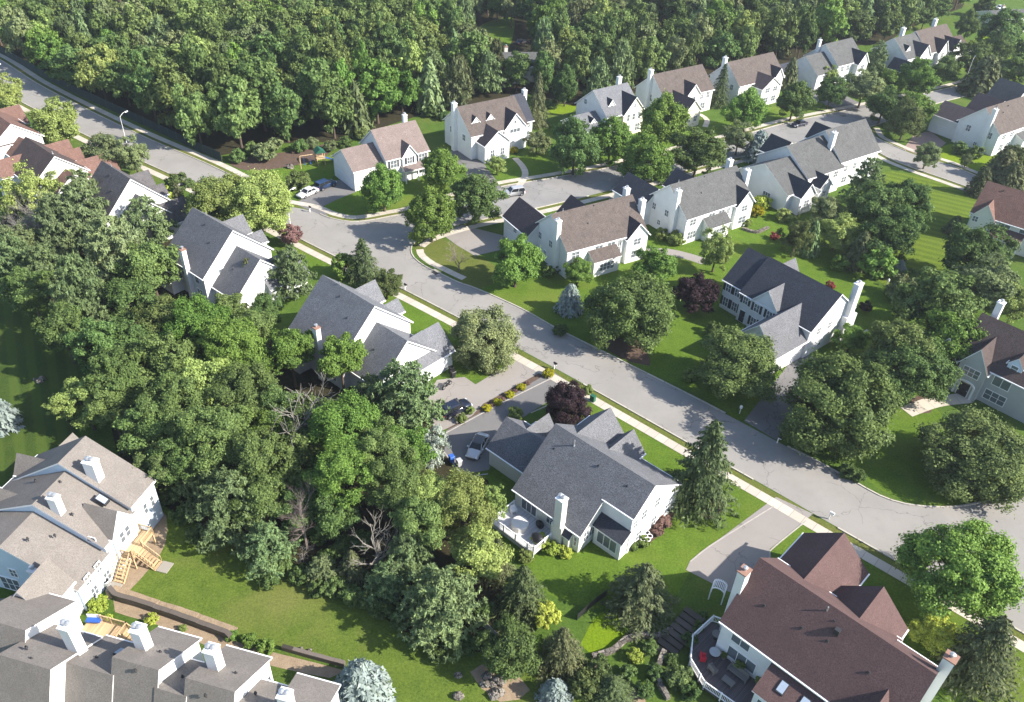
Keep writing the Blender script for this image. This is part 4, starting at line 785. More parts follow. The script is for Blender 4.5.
def stairs(parent, x, y, z, ang, n=7, w=1.2):
    """wooden landing with a flight of steps"""
    ca, sa = math.cos(ang), math.sin(ang); L = lambda a, b: (x + ca * a - sa * b, y + sa * a + ca * b); s_ = MB()
    for i in range(n): s_.obox(L(.28 * i + .14, 0), ang, .15, w / 2, z - z * (i + 1) / n - .0 + .02, z - z * (i + 1) / n + .07)
    for b in (-w / 2, w / 2):
        p, q = L(0, b), L(.28 * n, b); s_.tube((*p, z + .95), (*q, .95), .05, None, 6); s_.tube((*p, z - .05), (*q, .0), .08, None, 6)
        for i in range(n + 1): r = L(.28 * i, b); zz = z * (1 - i / n); s_.tube((*r, zz), (*r, zz + .95), .025, None, 5)
    s_.build('stairs', M['cedar'], parent)
dk = MB(); dk.box(-2.84, -1.2, -.3, 3.4, 1.75, 1.88)
for x, y in ((-1.3, -.2), (-1.3, 3.3), (-2.6, 3.3)): dk.box(x - .07, x + .07, y - .07, y + .07, 0, 1.75)
dk.build('deck', M['cedar'], h.root); railing(h.root, [(-2.8, 3.35), (-1.25, 3.35), (-1.25, 1.4)], 1.88, .95, 'cedar', .14); railing(h.root, [(-1.25, .1), (-1.25, -.25), (-2.8, -.25)], 1.88, .95, 'cedar', .14)
stairs(h.root, -1.2, .75, 1.8, 0, 7); stairs(h.root, -2.0, -.35, 1.8, -PI / 2, 7)
pd = MB(); pd.box(.85, 2.1, .1, 1.5, 0, .1); pd.build('landing_pad', M['kerb'], h.root); pd = MB(); pd.box(-2.7, -1.4, -3.6, -2.4, 0, .1); pd.build('landing_pad', M['kerb'], h.root)
h.done(); HTA = h
h = House('town_house_row', (-38, 55), -13, 'row of brown grey roofed town houses with four white chimneys along the bottom edge', 'white')
for u0, u1, r, dv in ((-6.0, -.9, 8.2, .3), (-.9, 3.9, 8.4, -2.4), (8.55, 12.65, 8.5, 0), (15.6, 19.8, 8.5, 0), (23.1, 26.9, 6.6, -.8)):
    h.block('x', u0, u1, -17.3 + dv, -9 + dv, (2.0, 5.4), r, 'town', br=-14.2 + dv, o=.22)
for u0, u1 in ((3.9, 8.55), (12.65, 15.6), (19.8, 23.1)): h.block('x', u0, u1, -17.4, -10.6, (2.0, 4.6), 7.0, 'town', br=-15, o=.05)
h.block('y', -10, -6.2, -7.2, -3.2, 4.6, 7.2, 'town', o=.2)
for u, v, t in ((3.3, -13.4, 10.3), (9.2, -11.9, 10.1), (16.3, -11.9, 10.1), (23.6, -13.2, 8.6)): h.chimney(u - .1, u + .9, v - .5, v + .5, t, zb=5, wall='white', pots=2, brick=False)
h.vents([(5.6, -13.5, 6.4, .2), (1.6, -16, 8.2, .25), (10.8, -14.6, 8.4, .1), (11.2, -12, 7.4, .2), (17.6, -14.9, 8.2, .25), (18.6, -12, 7.4, .25), (13.8, -13, 6.3, .25), (20.6, -12.6, 6.2, .2), (.4, -15.2, 8.2, .2)]); h.skylight((7.0, -12.2, 5.75), -.55, 'y', .8, 1.0)
h.row('+x', 12.65, [-11, -13], 3.6, .7, 1.2); h.row('+x', 19.8, [-11, -13], 3.6, .7, 1.2); h.row('+y', -9, [10.6, 17.7], 3.4, 1.3, 1.3)
dk = MB(); dk.box(-.9, 3.4, -9.3, -7.6, 1.5, 1.62); dk.build('deck', M['cedar'], h.root); railing(h.root, [(3.35, -9.2), (3.35, -7.65), (.4, -7.65)], 1.62, .95, 'cedar', .14); stairs(h.root, 3.4, -8.3, 1.6, 0, 7); h.done(); HTB = h

# --- roofs glimpsed in the wood at the top
def woodhouse(px, py, yaw, L, Wd, roof, label, wall='cream', r=7.6):
    p = g2(px, py, 5); h = House('house', p, yaw, label, wall); h.block('x', -L / 2, L / 2, -Wd / 2, Wd / 2, 4.2, r, roof); h.block('y', -Wd / 2 - 1.2, 0, -L * .1, L * .28, 4.2, r - .6, roof)
    h.row('-y', -Wd / 2, [-L * .35, L * .4], 2.2, 1.4, 1.3); h.row('-y', -Wd / 2 - 1.2, [L * .09], 2.2, 1.4, 1.3); h.chimney(-L * .2, -L * .2 + .9, .3, 1.2, r + 1.4, zb=5, brick=True); h.done()
woodhouse(385, -2, 8, 26, 11, 'brown', 'long house with mauve brown roof at the very top edge of the wood'); woodhouse(270, 5, 20, 14, 9, 'brown', 'house with dull brown roof sunk in the wood at the top edge'); woodhouse(114, 8, -30, 12, 8, 'redbrown', 'house with reddish roof glimpsed between crowns at the upper left')
woodhouse(393, 62, -50, 9, 7, 'taupe', 'house with pinkish brown roof corner showing behind the tall wood', 'greywall', r=6.4); woodhouse(514, 58, 10, 13, 9, 'greyroof', 'low grey roofed house in the clearing of the wood', r=6.4); woodhouse(1010, 12, 20, 18, 10, 'greyroof', 'pale low building at the upper right corner', r=5.6)
# ---------------------------------------------------------------- vehicles
def paint(name, col): 
    t = NT(name); n = t.noise(2, 3, .6, t.coord('Object')); return t.principled(t.mix(n, tuple(x * .9 for x in col), tuple(min(1, x * 1.08) for x in col)), .28, .5, .25, **{'Coat Weight': .6})
M['roofgrey'] = plain('dark grey car roof', (.09, .09, .095), .3, .5, .2); M['tyre'] = plain('tyre', (.018, .018, .02), .85); M['rim'] = plain('rim', (.45, .45, .47), .3, .5, .8); M['lamp'] = plain('headlight', (.65, .67, .7), .1, .6); M['tail'] = plain('tail light', (.35, .015, .015), .2, .5)
def car(px, py, heading, label, col, kind='sedan', cat='car', name='parked_car', plate=None):
    """heading: px of the nose, so the car points there"""
    a, b = np.array(g2(px, py)), np.array(g2(*heading)); d = b - a; rt = empty(name, (*a, 0), math.atan2(d[1], d[0]), label, cat); P = paint(name + ' paint', col)
    S = {'sedan': dict(L=4.7, Wd=1.8, belt=.92, hood=.84, top=1.44, c0=-1.75, c1=1.05, t0=-1.0, t1=.35, zb=.22), 'suv': dict(L=4.7, Wd=1.88, belt=1.1, hood=1.04, top=1.74, c0=-2.2, c1=1.1, t0=-1.95, t1=.4, zb=.28),
         'pickup': dict(L=5.4, Wd=1.95, belt=1.15, hood=1.1, top=1.85, c0=-.75, c1=1.25, t0=-.6, t1=.6, zb=.32)}[kind]
    L, w = S['L'] / 2, S['Wd'] / 2; zb, hd, bl = S['zb'], S['hood'], S['belt']
    st = [(-L, zb + .2, bl * .86, w * .82), (-L + .12, zb, bl * .97, w * .94), (-L + .8, zb - .02, bl, w), (S['c0'] + .3, zb - .02, bl, w), (S['c1'] - .2, zb - .02, bl, w), (S['c1'] + .4, zb - .02, hd + .02, w * .99), (L - .35, zb, hd * .92, w * .93), (L - .06, zb + .06, hd * .78, w * .82), (L, zb + .16, hd * .68, w * .72)]
    mb = MB(); rings = []
    for x, z0, z1, hw in st:
        k = len(mb.v); mb.v += [(x, -hw * .9, z0), (x, -hw, z0 + .16), (x, -hw, z1 - .2), (x, -hw * .9, z1 - .03), (x, -hw * .55, z1), (x, hw * .55, z1), (x, hw * .9, z1 - .03), (x, hw, z1 - .2), (x, hw, z0 + .16), (x, hw * .9, z0)]; rings.append(k)
    for a_, b_ in zip(rings, rings[1:]):
        for i in range(10): j = (i + 1) % 10; mb.f.append((a_ + i, b_ + i, b_ + j, a_ + j)); mb.m.append(0)
    mb.f.append(tuple(range(rings[0], rings[0] + 10))); mb.m.append(0); mb.f.append(tuple(range(rings[-1] + 9, rings[-1] - 1, -1))); mb.m.append(0)
    if kind == 'pickup': mb.box(-L + .05, S['c0'] - .1, -w + .02, -w + .12, bl - .1, bl + .22); mb.box(-L + .05, S['c0'] - .1, w - .12, w - .02, bl - .1, bl + .22); mb.box(-L + .02, -L + .12, -w + .05, w - .05, bl - .2, bl + .2)
    mb.build('body', P, rt, True)
    g = MB(); wt = w * .76; g.hexa([(S['c0'], -w * .93, bl - .04), (S['c1'], -w * .93, bl - .04), (S['c1'], w * .93, bl - .04), (S['c0'], w * .93, bl - .04)], [(S['t0'], -wt, S['top'] - .07), (S['t1'], -wt, S['top'] - .07), (S['t1'], wt, S['top'] - .07), (S['t0'], wt, S['top'] - .07)]); g.build('windows', M['glassdark'], rt)
    r = MB(); e = .05; r.hexa([(S['t0'] - e, -wt - e, S['top'] - .08), (S['t1'] + e, -wt - e, S['top'] - .08), (S['t1'] + e, wt + e, S['top'] - .08), (S['t0'] - e, wt + e, S['top'] - .08)], [(S['t0'] + .1, -wt + .1, S['top']), (S['t1'] - .12, -wt + .1, S['top']), (S['t1'] - .12, wt - .1, S['top']), (S['t0'] + .1, wt - .1, S['top'])]); r.build('roof', M['roofgrey'] if plate else P, rt)
    for sy in (-1, 1):
        for x0, x1 in ((S['c0'], S['t0']), (S['c1'], S['t1']), ((S['c0'] + S['c1']) / 2 - .1, (S['t0'] + S['t1']) / 2 - .1)): q = MB(); q.tube((x0, sy * w * .93, bl - .05), (x1, sy * wt, S['top'] - .06), .05, None, 5); q.build('pillar', P, rt)
        q = MB(); q.box(S['c1'] - .25, S['c1'] - .05, sy * w - (.0 if sy > 0 else .2), sy * w + (.2 if sy > 0 else 0), bl + .0, bl + .14); q.build('mirror', P, rt)
    for x in (-L + .95, L - .95):
        for sy in (-1, 1):
            wl = MB(); wl.tube((x, sy * (w - .2), .33), (x, sy * (w + .015), .33), .33, None, 16); o = wl.build('wheel', M['tyre'], rt); rm = MB(); rm.tube((x, sy * (w - .02), .33), (x, sy * (w + .03), .33), .2, None, 12); rm.build('rim', M['rim'], o)
    for sy in (-1, 1):
        hl = MB(); hl.box(L - .2, L - .03, sy * w * .72 - .17, sy * w * .72 + .17, hd * .62, hd * .78); hl.build('headlight', M['lamp'], rt); tl = MB(); tl.box(-L - .01, -L + .1, sy * w * .72 - .18, sy * w * .72 + .18, bl * .66, bl * .84); tl.build('tail_light', M['tail'], rt)
    return rt
car(477.5, 449, (470, 463), 'silver sedan with dark windows parked on the shaded asphalt driveway', (.52, .52, .53), plate=1)
car(455, 412, (475, 403), 'dark blue black SUV half under the pine beside the planted strip', (.015, .02, .04), 'suv')
car(513.5, 195, (503, 196.5), 'silver SUV parked at the kerb of the side street', (.42, .43, .45), 'suv')
car(798.5, 126, (790, 128), 'black sedan parked at the kerb far up the side street', (.02, .025, .045))
car(308, 195, (299, 199), 'white car at the mouth of the driveway near the playset', (.75, .76, .77))
car(325.5, 187.5, (334, 184), 'dark blue SUV in the driveway beside the taupe roofed house', (.018, .045, .12), 'suv')
car(522, 44, (530, 42), 'dark car beside the low grey house in the clearing', (.03, .03, .035))
car(553, 47, (558, 46), 'black car glimpsed between the trees in the far wood', (.02, .02, .03))
car(1000, 9, (1006, 8), 'white car at the pale low building in the upper right corner', (.7, .7, .7))
def motorbike(px, py, ang, label):
    rt = empty('motorcycle', (*g2(px, py), 0), ang, label, 'motorcycle')
    for x in (-.72, .72):
        w = MB(); w.tube((x, -.07, .33), (x, .07, .33), .33, None, 14); o = w.build('wheel', M['tyre'], rt); r = MB(); r.tube((x, -.08, .33), (x, .08, .33), .2, None, 10); r.build('rim', M['rim'], o)
    b = MB(); b.box(-.3, .35, -.16, .16, .3, .7); b.blob((.2, 0, .86), .34, .17, .16, 1); b.tube((.72, 0, .33), (.45, 0, 1.05), .05, None, 6); b.tube((-.72, 0, .33), (-.2, 0, .6), .05, None, 6); b.build('body', M['dark'], rt)
    s = MB(); s.blob((-.38, 0, .8), .42, .17, .1, 2); s.build('seat', M['dark'], rt); h_ = MB(); h_.tube((.42, -.42, 1.1), (.48, 0, 1.05), .025, None, 6); h_.tube((.48, 0, 1.05), (.42, .42, 1.1), .025, None, 6); h_.build('handlebar', M['metal'], rt)
motorbike(447, 387, 1.0, 'black motorcycle parked by the garage of the pale grey roofed house')
def bin_(px, py, mat, label, h=1.05):
    rt = empty('wheeled_bin', (*g2(px, py), 0), .6, label, 'bin'); b = MB(); b.hexa([(-.24, -.26, .06), (.24, -.26, .06), (.24, .26, .06), (-.24, .26, .06)], [(-.3, -.33, h), (.3, -.33, h), (.3, .33, h), (-.3, .33, h)]); b.build('body', mat, rt)
    l = MB(); l.hexa([(-.33, -.36, h), (.36, -.36, h), (.36, .36, h), (-.33, .36, h)], [(-.3, -.3, h + .1), (.3, -.3, h + .07), (.3, .3, h + .07), (-.3, .3, h + .1)]); l.build('lid', mat, rt); w = MB(); w.tube((-.22, -.3, .1), (-.22, .3, .1), .1, None, 8); w.build('wheels', M['tyre'], rt)
M['binblue'] = plain('blue plastic', (.03, .10, .38), .45); M['bingrey'] = plain('grey plastic', (.36, .37, .38), .5); M['redp'] = plain('red cloth', (.45, .02, .04), .7); M['greenp'] = plain('green plastic', (.02, .10, .06), .6)
bin_(451.5, 462, M['binblue'], 'blue wheeled bin at the end of the dark driveway'); bin_(459, 466, M['bingrey'], 'pale grey wheeled bin next to the blue one'); bin_(451.5, 373, M['dark'], 'black wheeled bin at the corner of the white garage'); bin_(453, 377, M['dark'], 'second black wheeled bin by the white garage, nearer the driveway')

# ---------------------------------------------------------------- street furniture
def lamp(px, py, toward, label, H=7.0, arm=1.5):
    a = np.array(g2(px, py)); b = np.array(g2(*toward)); d = b - a; rt = empty('street_lamp', (*a, 0), math.atan2(d[1], d[0]), label, 'street lamp')
    p = MB(); p.tube((0, 0, 0), (0, 0, .5), .17, .15, 10); p.tube((0, 0, .5), (0, 0, H), .06, .042, 10); p.build('pole', M['trim'], rt); q = MB(); q.tube((0, 0, H - .1), (arm * .6, 0, H + .45), .035, None, 8); q.tube((arm * .6, 0, H + .45), (arm, 0, H + .5), .035, None, 8); q.build('arm', M['trim'], rt)
    l = MB(); l.hexa([(arm - .1, -.16, H + .4), (arm + .55, -.13, H + .4), (arm + .55, .13, H + .4), (arm - .1, .16, H + .4)], [(arm - .05, -.1, H + .58), (arm + .65, -.08, H + .55), (arm + .65, .08, H + .55), (arm - .05, .1, H + .58)]); l.build('lamp_head', M['trim'], rt)
lamp(128, 148, (150, 139), 'white street lamp standing in front of the bushy trees by the upper road'); lamp(6, 98, (22, 88), 'white street lamp at the upper left edge'); lamp(291, 229, (306, 222), 'white street lamp beside the plum coloured bush near the bend'); lamp(964, 84, (975, 72), 'white street lamp leaning over the far street among the trees')
def mailbox(px, py, label, mat='dark'):
    rt = empty('mailbox', (*g2(px, py), 0), -.7, label, 'mailbox'); p = MB(); p.box(-.06, .06, -.06, .06, 0, 1.05); p.box(-.06, .4, -.05, .05, .85, .93); p.build('post', M['trim'], rt)
    b = MB(); b.box(-.12, .45, -.12, .12, 1.05, 1.2)
    for i in range(6): t0, t1 = PI * i / 6, PI * (i + 1) / 6; b.hexa([(-.12, .12 * math.cos(t0), 1.2 + .12 * math.sin(t0)), (-.12, .12 * math.cos(t1), 1.2 + .12 * math.sin(t1)), (-.12, 0, 1.19)], [(.45, .12 * math.cos(t0), 1.2 + .12 * math.sin(t0)), (.45, .12 * math.cos(t1), 1.2 + .12 * math.sin(t1)), (.45, 0, 1.19)])
    b.build('box', M[mat], rt)
mailbox(828.5, 519, 'white post mailbox at the kerb of the lower driveway', 'trim'); mailbox(310, 212, 'black mailbox at the end of the drive with the parked white car'); mailbox(554, 369, 'mailbox behind the clipped round shrub at the double driveway'); mailbox(405, 290, 'mailbox at the kerb near the brown spruce')
mailbox(777, 443, 'mailbox in the tree shade by the drive of the navy roofed house')
def birdlamp(px, py, label):
    rt = empty('post_lantern', (*g2(px, py), 0), 0, label, 'post lantern'); p = MB(); p.tube((0, 0, 0), (0, 0, .9), .05, None, 8); p.build('post', M['trim'], rt); l = MB(); l.lathe([(.08, .9), (.2, .98), (.22, 1.3), (.04, 1.5)], n=8); l.build('lantern', M['trim'], rt)
birdlamp(739.5, 413.5, 'white post lantern in the dark shade beside the tree'); birdlamp(886.5, 286, 'small white post lantern at the end of the back lawn'); birdlamp(929, 114, 'small white post light by the grove on the street corner')
def drain(px, py, ang, label):
    rt = empty('storm_drain', (*g2(px, py), .0), ang, label, 'storm drain'); s = MB(); s.box(-.8, .8, -.15, .35, .0, .17); s.build('kerb_hood', M['kerb'], rt); g = MB(); g.box(-.6, .6, -.75, -.15, .0, .035); g.build('grate', M['darkmetal'], rt)
drain(436.5, 272, -.75, 'storm drain at the kerb below the round corner tree'); drain(843, 115.5, .35, 'storm drain on the far kerb of the side street')
# mesh fence along the wood
def fence(px, label, H=2.0, name='mesh_fence', mat=None, cat='fence', step=3.0, gap=0.04):
    pts = smooth(W(px), step); c = pts[0]; rt = empty(name, (*c, 0), 0, label, cat); mb = MB(); pb = []
    for a, b in zip(pts, pts[1:]):
        d = b - a; L = np.linalg.norm(d); ang = math.atan2(d[1], d[0]); mb.obox((a + b) / 2 - c, ang, L / 2, .02, gap, H)
    mb.build('screen', mat, rt)
    for p in pts: q = MB(); q.tube((*(p - c), 0), (*(p - c), H + .12), .05, None, 6); q.build('post', M['darkmetal'], rt)
    return rt
M['screen'] = plain('dark green fence screen', (.022, .04, .042), .8, .1, var=.3, scale=1.5)
fence([(-30, 38), (0, 53), (60, 86), (130, 119), (222, 162)], 'long dark green screened fence between the upper road and the wood', 2.1, mat=M['screen'])
fence([(577, 620), (596, 603), (606, 596)], 'short dark fence in the lawn behind the spruce', 1.0, 'garden_fence', M['dark'], step=1.5); fence([(479, 622), (497, 640)], 'short grey fence between the conifers at the bottom', 1.1, 'garden_fence', M['metal'], step=1.8)
# walls of stone
def stonewall(px, label, H=.6, w=.45, mat='stone', name='stone_wall', cat='wall', z0=0):
    pts = smooth(W(px), .9); c = pts[0]; mb = MB(); rn = random.Random(5)
    A, B = offset(pts, w / 2), offset(pts, -w / 2)
    for i in range(len(pts) - 1): j = rn.uniform(-.05, .05); mb.hexa([(*(A[i] - c), z0), (*(B[i] - c), z0), (*(B[i + 1] - c), z0), (*(A[i + 1] - c), z0)], [(*(A[i] - c), H + j), (*(B[i] - c), H + j), (*(B[i + 1] - c), H + j), (*(A[i + 1] - c), H + j)])
    o = mb.build(name, M[mat]); o.location = (*c, 0); return tag(o, label, cat)
stonewall([(111, 592), (117, 599), (150, 609), (228, 637), (232, 641)], 'dark block retaining wall running from the wooden stairs to the hedge', .95, .5, 'timber', 'retaining_wall')
stonewall([(283, 649), (315, 658), (345, 666)], 'low dark retaining wall beside the bare earth strip at the blue spruce', .6, .4, 'timber', 'retaining_wall')
stonewall([(113, 588), (150, 601), (190, 614), (236, 631)], 'pale gravel band along the top of the retaining wall', .10, .7, 'earthwall', 'gravel_band', 'gravel band') if 'earthwall' in M else None
stonewall([(592, 658), (612, 652), (625, 641), (640, 636), (655, 638), (668, 632)], 'curved low stone wall below the vivid green slope', .5, .5); stonewall([(664, 652), (658, 668), (659, 685), (668, 700)], 'low stone wall curving down beside the dark steps', .5, .5); stonewall([(668, 632), (680, 622), (692, 618)], 'short stone wall leading up to the white arbor', .4, .5)
stonewall([(551, 263), (557, 268), (567, 270)], 'small pale stone bed edge behind the taupe roofed house', .35, .5); stonewall([(742, 229), (756, 233), (768, 228)], 'small rubble stone bed edge near the red bush', .4, .6)
def steps(px, label, n, w, mat='timber'):
    a, b = np.array(g2(*px[0])), np.array(g2(*px[1])); d = b - a; L = np.linalg.norm(d); d /= L; mb = MB()
    for i in range(n): p = d * L * (i + .5) / n; mb.obox(p, math.atan2(d[1], d[0]), L / n * .42, w / 2, 0, .12 + .1 * i)
    o = mb.build('garden_steps', M[mat]); o.location = (*a, 0); tag(o, label, 'steps')
steps([(661, 655), (695, 617)], 'broad dark timber garden steps climbing to the white arbor', 8, 2.3, 'steps')
# boulders
def rocks(px, py, n, spread, r, label, name='boulder', cat='rock'):
    rn = random.Random(px); c = g2(px, py)
    for i in range(n):
        mb = MB(); k = r * rn.uniform(.6, 1.2); mb.blob((0, 0, k * .3), k, k * .8, k * .7, rn.random(), rough=.25); o = mb.build(name, M['stone']); o.location = (c[0] + rn.uniform(-1, 1) * spread * (n > 1), c[1] + rn.uniform(-.5, .5) * spread * (n > 1), 0); tag(o, label, cat, label + ' group' if n > 1 else None)
rocks(290.5, 168, 1, 0, .9, 'lone pale boulder on the mulch by the playset'); rocks(484, 688, 9, 2.6, .6, 'grey boulder in the rough pile at the bottom of the wood'); rocks(43, 380, 4, 1.5, .5, 'pale stone in the bed at the left edge of the mown field')
rocks(304, 650, 2, .8, .35, 'dark stone on the bare earth strip')
# playset
rt = empty('playset', (*g2(318, 166), 0), .5, 'wooden playset with a green canopy and swing beam at the edge of the wood', 'playset')
q = MB()
for x in (0, 1.6):
    for y in (0, 1.6): q.box(x - .07, x + .07, y - .07, y + .07, 0, 3.0)
q.box(-.1, 1.7, -.1, 1.7, 1.4, 1.5); q.build('tower', M['cedar'], rt)
q = MB(); q.hexa([(-.3, -.3, 2.8), (1.9, -.3, 2.8), (1.9, 1.9, 2.8), (-.3, 1.9, 2.8)], [(.7, -.3, 3.6), (.9, -.3, 3.6), (.9, 1.9, 3.6), (.7, 1.9, 3.6)]); q.build('canopy', M['greenp'], rt)
q = MB(); q.tube((-3.4, .8, 2.4), (0, .8, 2.4), .08, None, 6); q.tube((-3.4, .8, 2.4), (-3.6, 1.8, 0), .07, None, 6); q.tube((-3.4, .8, 2.4), (-3.6, -.2, 0), .07, None, 6); q.build('swing_beam', M['cedar'], rt)
for x in (-2.6, -1.3):
    q = MB(); q.tube((x, .6, 2.4), (x, .6, .5), .015, None, 4); q.tube((x, 1.0, 2.4), (x, 1.0, .5), .015, None, 4); q.box(x - .12, x + .12, .55, 1.05, .47, .52); q.build('swing', M['binblue'], rt)
q = MB(); q.hexa([(1.7, .4, 1.4), (4.2, .4, .2), (4.2, 1.1, .2), (1.7, 1.1, 1.4)], [(1.7, .4, 1.48), (4.2, .4, .28), (4.2, 1.1, .28), (1.7, 1.1, 1.48)]); q.build('slide', M['binblue'], rt)
# arbor
ax, ay = g2(716, 598); rt = empty('garden_arbor', (ax, ay, 0), math.radians(65), 'white arched garden arbor at the head of the dark steps', 'arbor'); q = MB()
for y in (-.7, .7):
    for x in (-.55, .55):
        q.box(x - .06, x + .06, y - .06, y + .06, 0, 1.7)
        for i in range(8): t0, t1 = PI * i / 8, PI * (i + 1) / 8
    for z in (.4, .8, 1.2, 1.6): q.box(-.55, .55, y - .03, y + .03, z - .03, z + .03)
q.build('side_frame', M['trim'], rt); q = MB()
for x in (-.55, .55):
    for i in range(10): t0, t1 = PI * i / 10, PI * (i + 1) / 10; q.tube((x, -.7 * math.cos(t0), 1.7 + .6 * math.sin(t0)), (x, -.7 * math.cos(t1), 1.7 + .6 * math.sin(t1)), .065, None, 6)
for i in range(1, 12): t0 = PI * i / 12; q.tube((-.7, -.72 * math.cos(t0), 1.72 + .62 * math.sin(t0)), (.7, -.72 * math.cos(t0), 1.72 + .62 * math.sin(t0)), .035, None, 5)
q.build('arch', M['trim'], rt)
# garden ornament: white wire rings
q = MB(); c0 = g2(644, 541); q.tube((0, 0, 0), (0, 0, .9), .05, None, 6)
for i in range(6):
    a = 2 * PI * i / 6; cx, cy = .55 * math.cos(a), .55 * math.sin(a)
    for j in range(10): t0, t1 = 2 * PI * j / 10, 2 * PI * (j + 1) / 10; q.tube((cx + .3 * math.cos(t0), cy + .3 * math.sin(t0), .9), (cx + .3 * math.cos(t1), cy + .3 * math.sin(t1), .9), .05, None, 5)
o = q.build('garden_ornament', M['trim']); o.location = (*c0, 0); tag(o, 'white ring shaped garden ornament in the bed at the white gable', 'garden ornament')
rt = empty('air_conditioner', (*g2(107, 586), 0), .3, 'grey air conditioner unit beside the town house wall', 'air conditioner'); q = MB(); q.lathe([(.42, .05), (.45, .1), (.45, .85), (.40, .9)], n=14); q.build('case', M['metal'], rt); q = MB(); q.lathe([(.36, .9), (.3, .93), (.05, .94)], n=14); q.build('fan_grille', M['dark'], rt)
rt = empty('utility_box', (*g2(592.5, 401), 0), -.7, 'small green utility box at the pavement by the purple tree', 'utility box'); q = MB(); q.box(-.35, .35, -.25, .25, 0, .95); q.build('case', M['greenp'], rt); q = MB(); q.box(-.38, .38, -.28, .28, .95, 1.02); q.build('lid', M['greenp'], rt)
# deck furniture
def roundtable(h, x, y, z, r, mat, label, cover=False):
    p = inhouse(h, x, y); rt = empty('patio_table', (*p, z), 0, label, 'table')
    if cover: q = MB(); q.lathe([(r * 1.0, .02), (r * .99, .5), (r * .94, .74), (r * .4, .80)], n=18); q.build('cover', mat, rt)
    else:
        q = MB(); q.lathe([(r, .70), (r, .75)], n=18); q.build('tabletop', mat, rt); q = MB(); q.tube((0, 0, 0), (0, 0, .7), .06, None, 8); q.lathe([(r * .5, 0), (r * .45, .04)], n=12); q.build('pedestal', M['darkmetal'], rt)
def chairbox(h, x, y, z, ang, mat, label, w=.7, name='patio_chair', cat='chair'):
    p = inhouse(h, x, y); rt = empty(name, (*p, z), ang + h.root.rotation_euler[2], label, cat); q = MB(); q.box(-w / 2, w / 2, -.3, .3, .3, .45); q.build('seat', mat, rt); q = MB(); q.box(-w / 2, w / 2, .24, .34, .45, .95); q.build('backrest', mat, rt)
    for sx in (-1, 1):
        q = MB(); q.box(sx * w / 2 - .06, sx * w / 2 + .06, -.3, .3, .0, .62); q.build('armrest', mat, rt)
M['cover'] = plain('pale cloth cover', (.60, .58, .55), .9, .1, var=.15); M['wicker'] = plain('grey wicker', (.17, .16, .15), .8, .1, var=.3, scale=12)
roundtable(HMID, -4.6, -7.7, .68, 1.05, M['cover'], 'round table under a pale cover on the white railed deck', True)
def grill(h, x, y, z, label, r=.55): 
    p = inhouse(h, x, y); q = MB(); q.blob((0, 0, .55), r * 1.25, r * .8, .55, 3, rough=.08, nu=14, nv=8); o = q.build('covered_grill', M['dark'], None, True); o.location = (*p, z); o.rotation_euler = (0, 0, h.root.rotation_euler[2]); tag(o, label, 'grill')
grill(HMID, -1.7, -7.9, .68, 'dark covered grill at the corner of the white railed deck', .7); grill(HMID, -2.9, -6.2, .68, 'small black covered grill beside the deck window', .45)
chairbox(HMID, -6.6, -6.6, .68, 1.2, M['trim'], 'white chair in the upper corner of the white railed deck', .6)
roundtable(HBR, -8.0, -4.3 - 1.6, .62, .55, M['metal'], 'small glass topped table on the dark deck by the wall'); roundtable(HBR, -9.0, -4.0, .62, .5, M['wicker'], 'round grey table near the railing top of the dark deck')
chairbox(HBR, -8.6, -7.0, .62, 2.2, M['redp'], 'red folding chair on the dark curved deck', .55); chairbox(HBR, -7.2, -7.4, .62, 2.9, M['wicker'], 'grey wicker armchair in the middle of the dark deck', .8); chairbox(HBR, -5.2, -6.0, .62, 0, M['wicker'], 'long grey wicker sofa under the planted window on the dark deck', 2.0, 'patio_sofa', 'sofa')
rt = empty('coffee_table', (*inhouse(HBR, -5.4, -7.4), .62), HBR.root.rotation_euler[2], 'low grey coffee table in front of the wicker sofa', 'table'); q = MB(); q.box(-.6, .6, -.35, .35, .36, .42); q.build('tabletop', M['wicker'], rt); q = MB()
for x in (-.5, .5):
    for y in (-.28, .28): q.box(x - .04, x + .04, y - .04, y + .04, 0, .36)
q.build('leg_frame', M['wicker'], rt)
rt = empty('planter', (*inhouse(HTB, -.2, -8.0), 1.62), 0, 'blue cushioned bench on the small wooden deck between the rows', 'bench'); q = MB(); q.box(-.7, .7, -.25, .25, .25, .45); q.build('seat', M['binblue'], rt); q = MB(); q.box(-.7, .7, .25, .32, .0, .9); q.build('backrest', M['trim'], rt); rt.name = 'garden_bench'
for (x, y, z, k, lb) in ((-7.2, -5.4, .9, .35, 'leafy basket on the white wall above the dark deck'), (-5.4, -5.45, 1.35, .45, 'green window box plants under the big window of the dark deck'), (-3.3, -5.4, 1.0, .4, 'potted green plant beside the lean to of the maroon roofed house')):
    p = inhouse(HBR, x, y); rt = empty('potted_plant', (*p, z - .28), 0, lb, 'plant'); part('foliage', CROWN['bush'][0], rt, (0, 0, .55), (k * 1.5 if 'box' in lb else k, k, k), 0, LEAF['shrub']); q = MB(); q.lathe([(.2, 0 if z < 1.3 else .0), (.26, .35)], n=10); q.build('pot', M['wicker'], rt)
roundtable(HTA, -11.2, -8.2, 0, .6, M['wicker'], 'round brown table behind the blue town house at the left edge'); 
# ---------------------------------------------------------------- trees, one by one
L, C, S = leafy, conifer, shrub
